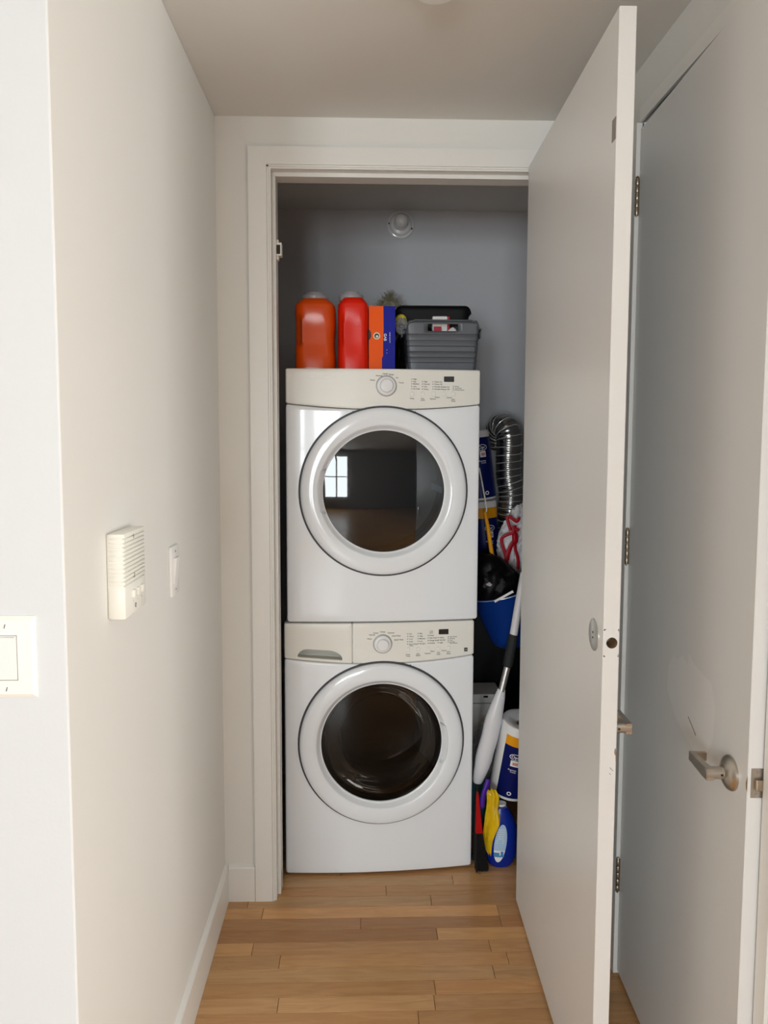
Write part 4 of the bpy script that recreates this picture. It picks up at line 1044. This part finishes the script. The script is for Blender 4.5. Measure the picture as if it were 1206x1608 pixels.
# wet mop: upright pole, foam grip, white tank body
t = thing('floor_mop', 'white mop with dark foam grip leaning past the paper towels', 'mop', (0.43, 2.80, 0))
bm = BM(); tube(bm, [(0.604, 2.80, 1.10), (0.584, 2.795, 0.985), (0.565, 2.79, 0.866)], 0.0150, 16); part(t, 'upper_pole', bm, 'mopw', smooth=True)
bm = BM(); tube(bm, [(0.567, 2.79, 0.874), (0.565, 2.79, 0.868), (0.548, 2.79, 0.770), (0.545, 2.79, 0.752), (0.544, 2.79, 0.748)], [0.012, 0.0175, 0.0190, 0.0180, 0.013], 20); part(t, 'foam_grip', bm, 'grip', smooth=True, label='dark grey foam grip')
bm = BM(); tube(bm, [(0.545, 2.79, 0.752), (0.523, 2.79, 0.656)], 0.0125, 16); part(t, 'metal_pole', bm, 'alu', smooth=True)
bm = BM()
tube(bm, smooth_path([(0.524, 2.79, 0.663), (0.517, 2.79, 0.630), (0.504, 2.79, 0.580), (0.491, 2.79, 0.525), (0.481, 2.79, 0.475), (0.467, 2.79, 0.425), (0.455, 2.79, 0.370), (0.444, 2.795, 0.325), (0.440, 2.80, 0.300)], 4),
     [0.0155 + 0.0165 * max(0.0, min(1.0, (k - 1) / 9)) ** 1.0 - 0.016 * max(0.0, (k - 22) / 10) for k in range(33)], 24, flat=0.7)
part(t, 'tank_body', bm, 'mopw', smooth=True, angle=60)
bm = BM(); tube(bm, [(0.441, 2.80, 0.306), (0.436, 2.80, 0.18), (0.434, 2.80, 0.012)], 0.009, 12); part(t, 'swivel_neck', bm, 'grip', smooth=True)
bm = BM(); lathe(bm, [(0, 0), (0.018, 0), (0.020, 0.010), (0.012, 0.02), (0, 0.022)], (0.436, 2.80, 0.0), (0, 0, 1), 20); part(t, 'foot', bm, 'grip', smooth=True)

# white carton at the back with things on it
t = thing('white_carton', 'white carton standing at the back of the floor, behind the mop', 'box', (0.54, 3.25, 0))
bm = BM(); box(bm, 0.46, 0.602, 3.20, 3.36, 0, 0.503, 0.002, 1); part(t, 'box_body', bm, 'paper')
bm = BM(); box(bm, 0.524, 0.543, 3.1985, 3.2005, 0.489, 0.497); part(t, 'hand_hole', bm, 'disp')
bm = BM(); box(bm, 0.462, 0.600, 3.1988, 3.2005, 0.462, 0.466); part(t, 'lid_edge', bm, 'scuff')
bm = BM(); blob(bm, (0.505, 3.06, 0.20), (0.055, 0.06, 0.205), 4, 0.25, 6, 5.5, ridge=True)
for v in bm.verts: v.co.z = max(v.co.z, 0.001)
solo('grey_bag', bm, 'clear', 'grey translucent bag bunched on the floor behind the mop body', 'bag', smooth=True)
bm = BM(); blob(bm, (0.462, 2.90, 0.16), (0.028, 0.028, 0.17), 3, 0.25, 5, 8.5, ridge=True)
for v in bm.verts: v.co.z = max(v.co.z, 0.001)
solo('teal_pouch', bm, 'teal', 'teal pouch wedged between washer and mop body', 'pouch', smooth=True)
bm = BM(); lathe(bm, [(0, 0), (0.035, 0), (0.037, 0.01), (0.037, 0.045), (0.03, 0.055), (0, 0.06)], (0.645, 2.93, 0.0), (0, 0, 1), 32); solo('teal_tub', bm, 'teal', 'small teal tub on the floor right of the blue bottle, half behind the door', 'tub', smooth=True)

# blue bottle with label
t = thing('detergent_bottle', 'rounded blue bottle with an oval pale label, standing on the floor right of the washer', 'bottle', (0.522, 2.775, 0))
bm = BM(); n = 56; rings = []
for k in range(25):
    f = k / 24; z = 0.224 * f
    s = (1 - (1 - min(1, f / 0.22)) ** 2 * 0.32) if f < 0.22 else (1.0 if f < 0.55 else 1 - 0.62 * ((f - 0.55) / 0.45) ** 1.9)
    if k == 0: z = 0.002
    rings.append([bm.verts.new((0.5235 + 0.0035 * math.sin(f * 3) + 0.0590 * s * math.copysign(abs(math.cos(a)) ** 0.8, math.cos(a)), 2.766 + 0.040 * (0.35 + 0.65 * s) * math.copysign(abs(math.sin(a)) ** 0.9, math.sin(a)), z)) for a in [2 * PI * j / n for j in range(n)]])
for A, B in zip(rings, rings[1:]):
    for i in range(n): bm.faces.new((A[i], A[(i + 1) % n], B[(i + 1) % n], B[i]))
bm.faces.new(rings[0][::-1]); bm.faces.new(rings[-1])
part(t, 'bottle_body', bm, 'blueb', smooth=True, angle=60)
bm = BM(); lathe(bm, [(0.019, 0), (0.019, 0.010), (0.0, 0.010)], (0.526, 2.775, 0.2235 - 0.002), (0.0, 0, 1), 24); part(t, 'cap', bm, 'white', smooth=True, angle=30)
def on_front(x, z, off=0.0012):
    f = z / 0.224; s = (1 - (1 - min(1, f / 0.22)) ** 2 * 0.32) if f < 0.22 else (1.0 if f < 0.55 else 1 - 0.62 * ((f - 0.55) / 0.45) ** 1.9)
    cxx = 0.5235 + 0.0035 * math.sin(f * 3); cc = max(-1, min(1, (x - cxx) / (0.0590 * s))); ca = math.copysign(abs(cc) ** (1 / 0.8), cc)
    sa = math.sqrt(max(0, 1 - ca * ca)); return (x, 2.766 - 0.040 * (0.35 + 0.65 * s) * sa ** 0.9 - off, z)
def label_ell(nm, m_, x, z, rx, rz_, tilt, off, keep=None, par=None):
    bm = BM(); R_ = []
    for q in (0.0, 0.25, 0.5, 0.75, 1.0):
        L_ = []
        for k in range(36):
            a = 2 * PI * k / 36; u, v = q * rx * math.cos(a), q * rz_ * math.sin(a)
            if keep: v = max(keep[0], min(keep[1], v))
            L_.append(bm.verts.new(on_front(x + u + v * tilt, z + v, off)))
        R_.append(L_)
    for A, B in zip(R_, R_[1:]):
        for i in range(36): bm.faces.new((A[i], A[(i + 1) % 36], B[(i + 1) % 36], B[i]))
    return part(t, nm, bm, m_, parent=par, smooth=True)
lb = label_ell('oval_label', 'lblue', 0.517, 0.098, 0.0225, 0.072, 0.12, 0.0016)
label_ell('label_foot', 'white', 0.517, 0.098, 0.0222, 0.0718, 0.12, 0.0024, keep=(-0.072, -0.026), par=lb)
bm = BM()
for k in range(7): 
    z = 0.150 - 0.0085 * k; w2 = 0.013 if k < 5 else 0.016
    bm.faces.new([bm.verts.new(on_front(0.5235 - 0.001 * k + x, z + dz, 0.0022)) for x, dz in ((-w2, 0), (w2 * 0.8, 0), (w2 * 0.8, 0.0022), (-w2, 0.0022))])
part(t, 'label_lines', bm, 'white', parent=lb)
bm = BM(); 
for x0_, x1_, z0_, z1_ in ((-0.019, 0.001, 0.050, 0.064), (0.006, 0.016, 0.053, 0.069)):
    nn = 6; A = [bm.verts.new(on_front(0.512 + x0_ + (x1_ - x0_) * i / nn, z0_, 0.003)) for i in range(nn + 1)]; B = [bm.verts.new(on_front(0.512 + x0_ + (x1_ - x0_) * i / nn, z1_, 0.003)) for i in range(nn + 1)]
    for i in range(nn): bm.faces.new((A[i], A[i + 1], B[i + 1], B[i]))
A = [bm.verts.new(on_front(0.494 + 0.036 * i / 8, 0.047, 0.003)) for i in range(9)]; B = [bm.verts.new(on_front(0.494 + 0.036 * i / 8, 0.0535, 0.003)) for i in range(9)]
for i in range(8): bm.faces.new((A[i], A[i + 1], B[i + 1], B[i]))
part(t, 'label_print', bm, 'mblue', parent=lb)
# yellow film bag draped over its left side
t = thing('yellow_bag', 'yellow plastic bag draped over the left side of the blue bottle', 'bag', (0.475, 2.74, 0.05))
yl = [(0.296, 0.464, 0.500), (0.270, 0.467, 0.512), (0.245, 0.468, 0.514), (0.220, 0.466, 0.513), (0.195, 0.463, 0.514), (0.175, 0.461, 0.510), (0.150, 0.458, 0.500), (0.125, 0.456, 0.493), (0.105, 0.455, 0.489), (0.085, 0.459, 0.486), (0.066, 0.466, 0.483), (0.056, 0.474, 0.481)]
bm = BM(); G = []
for k, (z, xa_, xb_) in enumerate(yl):
    G.append([bm.verts.new((xa_ + (xb_ - xa_) * i / 10, (on_front(max(0.468, min(0.57, xa_ + (xb_ - xa_) * i / 10)), min(z, 0.18))[1] if z < 0.2 else 2.757) - 0.009 - 0.004 * math.sin(i * 1.9 + k * 1.3) - 0.003 * math.sin(i * 0.7 - k), z + 0.003 * math.sin(i * 1.3 + k))) for i in range(11)])
for A, B in zip(G, G[1:]):
    for i in range(10): bm.faces.new((A[i], A[i + 1], B[i + 1], B[i]))
o = part(t, 'film', bm, 'yellowbag', smooth=True, angle=180); md = o.modifiers.new('thick', 'SOLIDIFY'); md.thickness = 0.0008
# purple brush handle and red hand brush with black bristles
bm = BM(); tube(bm, smooth_path([(0.473, 2.745, 0.338), (0.463, 2.738, 0.312), (0.453, 2.735, 0.285), (0.448, 2.732, 0.255), (0.446, 2.73, 0.232)], 5), [0.003] + [0.0095] * 18 + [0.006, 0.003], 14, flat=0.6)
bm_ = BM()
solo('brush_handle', bm, 'purple', 'purple plastic handle standing between the washer and the yellow bag', 'handle', smooth=True)
t = thing('hand_brush', 'red hand brush with long black bristles, beside the lower right of the washer', 'brush', (0.44, 2.725, 0))
bm = BM()
A = [bm.verts.new(p) for p in ((0.424, 2.712, 0.300), (0.431, 2.712, 0.300), (0.431, 2.726, 0.300), (0.424, 2.726, 0.300))]; B = [bm.verts.new(p) for p in ((0.422, 2.708, 0.146), (0.448, 2.708, 0.146), (0.448, 2.732, 0.146), (0.422, 2.732, 0.146))]
for i in range(4): bm.faces.new((A[i], A[(i + 1) % 4], B[(i + 1) % 4], B[i]))
bm.faces.new(A[::-1]); bm.faces.new(B); bmesh.ops.bevel(bm, geom=list(bm.edges), offset=0.002, segments=2, affect='EDGES')
part(t, 'brush_block', bm, 'redb', smooth=True, angle=40, label='red block')
bm = BM(); rnd = random.Random(3)
for k in range(170):
    u, v = rnd.uniform(0, 1), rnd.uniform(0, 1)
    p0 = Vector((0.4235 + 0.024 * u, 2.710 + 0.020 * v, 0.148)); p1 = Vector((0.424 + 0.046 * u + rnd.uniform(-0.003, 0.003), 2.700 + 0.032 * v, 0.001 + rnd.uniform(0, 0.010)))
    tube(bm, [p0, (p0 + p1) / 2 + Vector((rnd.uniform(-0.002, 0.002), 0, 0)), p1], 0.0012, 4, cap=False)
part(t, 'bristles', bm, 'bristle', kind='stuff')

# ------------------------------------------------------------------ lampholder with bulb on the closet back wall
t = thing('lamp_holder', 'round white porcelain lampholder with a frosted bulb, high on the closet back wall', 'lamp', (0.177, 3.56, 2.553))
c = (0.177, 3.56, 2.553)
bm = BM(); lathe(bm, [(0.061, 0.0), (0.062, 0.006), (0.057, 0.012), (0.053, 0.013), (0.048, 0.020), (0.044, 0.026), (0.032, 0.030), (0.030, 0.045), (0.026, 0.050), (0, 0.050)], c, (0, -1, 0), 56)
lhb = part(t, 'base', bm, 'porcelain', smooth=True, angle=30)
for sx_, sz_ in ((-0.051, 0.004), (0.049, -0.018)):
    bm = BM(); lathe(bm, [(0.0045, 0.012), (0.0045, 0.0165), (0, 0.0165)], (c[0] + sx_, c[1], c[2] + sz_), (0, -1, 0), 12); part(t, 'screw', bm, 'ink', parent=lhb)
bm = BM(); lathe(bm, [(0.016, 0.040), (0.022, 0.046), (0.028, 0.055), (0.0305, 0.066), (0.029, 0.078), (0.023, 0.089), (0.013, 0.096), (0, 0.098)], c, (0, -1, 0.02), 40); part(t, 'bulb', bm, 'bulb', smooth=True, angle=80, label='unlit frosted bulb')

# round fixture on the hall ceiling, only its far rim in view
t = thing('smoke_detector', 'round white ceiling device at the top edge of the photo', 'smoke detector', (0.166, 1.800, CZ))
bm = BM(); lathe(bm, [(0.060, 0.0), (0.060, -0.006), (0.057, -0.010), (0.052, -0.026), (0.046, -0.031), (0.012, -0.033), (0, -0.033)], (0.166, 1.800, CZ), (0, 0, 1), 48); part(t, 'housing', bm, 'plastic2', smooth=True, angle=30)
bm = BM(); lathe(bm, [(0.0585, -0.0085), (0.0590, -0.0095), (0.0565, -0.011)], (0.166, 1.800, CZ), (0, 0, 1), 48); part(t, 'vent_ring', bm, 'scuff', smooth=True)

# ------------------------------------------------------------------ left wall fittings
t = thing('intercom', 'ivory intercom with slotted speaker grille and buttons on the left wall', 'intercom', (XL, 1.48, 1.26))
Y0, Y1, Z0, Z1, DX = 1.412, 1.548, 1.262, 1.420, 0.034
bm = BM(); box(bm, XL, XL + DX - 0.004, Y0 + 0.002, Y1 - 0.002, Z0, Z1, 0.003, 2); part(t, 'housing', bm, 'plastic', smooth=True, angle=40)
bm = BM(); box(bm, XL + 0.002, XL + DX, Y0, Y1, Z0 - 0.001, 1.3235, 0.004, 2); lower = part(t, 'button_plate', bm, 'plastic', smooth=True, angle=40)
gh = (Z1 - 1.3250) / 12
for k in range(12):
    z0_ = 1.3252 + gh * k
    bm = BM(); box(bm, XL + 0.003, XL + DX, Y0, Y1, z0_, z0_ + gh - 0.0018 if k < 11 else Z1 + 0.0005, 0.0022, 2)
    o = part(t, 'grille_slat', bm, 'plastic', smooth=True, angle=40)
for y_, z_ in ((1.470, 1.4060), (1.470, 1.331)):
    bm = BM(); box(bm, XL + DX - 0.001, XL + DX + 0.0003, y_, y_ + 0.0035, z_, z_ + 0.008); part(t, 'slot_mark', bm, 'scuff')
for k in range(3):
    y_ = 1.462 + 0.026 * k
    bm = BM(); box(bm, XL + DX - 0.002, XL + DX + 0.005, y_ - 0.008, y_ + 0.008, 1.294, 1.309, 0.002, 2); part(t, 'button', bm, 'plastic', parent=lower, smooth=True, angle=40)
    bm = BM(); text_bm(bm, ('K', 'B', 'P')[k] if False else ('T', 'L', 'D')[k], 0.006, lambda u, v: (XL + DX + 0.0004, y_ - 0.002 + u, 1.284 + v)); part(t, 'legend', bm, 'scuff', parent=lower)
bm = BM(); rr_ = [[bm.verts.new((XL + DX + 0.0004, 1.474 + q * math.cos(a), 1.2765 + q * math.sin(a))) for a in [2 * PI * k / 16 for k in range(16)]] for q in (0.0025, 0.0045)]
for k in range(16): bm.faces.new((rr_[0][k], rr_[0][(k + 1) % 16], rr_[1][(k + 1) % 16], rr_[1][k]))
part(t, 'emblem', bm, 'ink', parent=lower)

t = thing('light_switch', 'narrow-looking white toggle switch plate on the left wall, right of the intercom', 'light switch', (XL, 1.92, 1.268))
bm = BM(); box(bm, XL, XL + 0.0075, 1.868, 1.942, 1.207, 1.330, 0.002, 2); pl = part(t, 'switch_plate', bm, 'plastic2', smooth=True, angle=40)
bm = BM(); vs = [(XL + 0.0072, 1.896), (XL + 0.0072, 1.914)]
A = [bm.verts.new(p) for p in ((XL + 0.0072, 1.889, 1.300), (XL + 0.0072, 1.921, 1.300), (XL + 0.0150, 1.921, 1.301), (XL + 0.0150, 1.889, 1.301))]; B = [bm.verts.new(p) for p in ((XL + 0.0072, 1.889, 1.237), (XL + 0.0072, 1.921, 1.237), (XL + 0.0085, 1.921, 1.236), (XL + 0.0085, 1.889, 1.236))]
for i in range(4): bm.faces.new((A[i], A[(i + 1) % 4], B[(i + 1) % 4], B[i]))
bm.faces.new(A); bm.faces.new(B[::-1]); part(t, 'rocker', bm, 'plastic2', parent=pl)
for z_ in (1.222, 1.316):
    bm = BM(); lathe(bm, [(0.003, 0.007), (0.003, 0.0082), (0, 0.0084)], (XL, 1.905, z_), (1, 0, 0), 12); part(t, 'screw', bm, 'scuff', parent=pl)

t = thing('rocker_switch', 'large white two-gang rocker switch plate on the bright wall at the left edge', 'light switch', (-0.574, 1.215, 1.25))
YW = 1.215
def bevplate(bm, x0_, x1_, z0_, z1_, y_, d, ins):
    A = [bm.verts.new(p) for p in ((x0_, y_, z0_), (x1_, y_, z0_), (x1_, y_, z1_), (x0_, y_, z1_))]; B = [bm.verts.new(p) for p in ((x0_, y_ - d * 0.35, z0_), (x1_, y_ - d * 0.35, z0_), (x1_, y_ - d * 0.35, z1_), (x0_, y_ - d * 0.35, z1_))]
    C = [bm.verts.new(p) for p in ((x0_ + ins, y_ - d, z0_ + ins), (x1_ - ins, y_ - d, z0_ + ins), (x1_ - ins, y_ - d, z1_ - ins), (x0_ + ins, y_ - d, z1_ - ins))]
    for P_, Q_ in ((A, B), (B, C)):
        for i in range(4): bm.faces.new((P_[i], P_[(i + 1) % 4], Q_[(i + 1) % 4], Q_[i]))
    bm.faces.new(C); bm.faces.new(A[::-1])
bm = BM(); bevplate(bm, -0.6305, -0.5145, 1.1855, 1.3165, YW, 0.007, 0.006); pl = part(t, 'switch_plate', bm, 'plastic')
for cx_ in (-0.5605, -0.6065):
    bm = BM(); x0_, x1_, z0_, z1_ = cx_ - 0.0180, cx_ + 0.0180, 1.2135, 1.2865; yy = YW - 0.0072
    for b_ in ((x0_, x0_ + 0.0012, z0_, z1_), (x1_ - 0.0012, x1_, z0_, z1_), (x0_, x1_, z0_, z0_ + 0.0012), (x0_, x1_, z1_ - 0.0012, z1_)): box(bm, b_[0], b_[1], yy, YW - 0.006, b_[2], b_[3])
    part(t, 'rocker_gap', bm, 'scuff', parent=pl)
    bm = BM(); A = [bm.verts.new(p) for p in ((x0_ + 0.002, YW - 0.006, z0_ + 0.002), (x1_ - 0.002, YW - 0.006, z0_ + 0.002), (x1_ - 0.002, YW - 0.006, z1_ - 0.002), (x0_ + 0.002, YW - 0.006, z1_ - 0.002))]
    B = [bm.verts.new(p) for p in ((x0_ + 0.003, YW - 0.0085, z0_ + 0.003), (x1_ - 0.003, YW - 0.0085, z0_ + 0.003), (x1_ - 0.003, YW - 0.0125, z1_ - 0.003), (x0_ + 0.003, YW - 0.0125, z1_ - 0.003))]
    for i in range(4): bm.faces.new((A[i], A[(i + 1) % 4], B[(i + 1) % 4], B[i]))
    bm.faces.new(B); bm.faces.new(A[::-1]); part(t, 'rocker', bm, 'plastic2', parent=pl)
    for z_ in (1.2000, 1.3010):
        bm = BM(); lathe(bm, [(0.0034, 0.0068), (0.0034, 0.0078), (0, 0.0082)], (cx_, YW, z_), (0, -1, 0), 16); sc_ = part(t, 'screw', bm, 'plastic2', parent=pl)
        bm = BM(); ca, sa = math.cos(1.3), math.sin(1.3)
        bm.faces.new([bm.verts.new((cx_ + u * ca - v * sa, YW - 0.0084, z_ + u * sa + v * ca)) for u, v in ((-0.0036, -0.0006), (0.0036, -0.0006), (0.0036, 0.0006), (-0.0036, 0.0006))]); part(t, 'screw_slot', bm, 'ink', parent=pl)
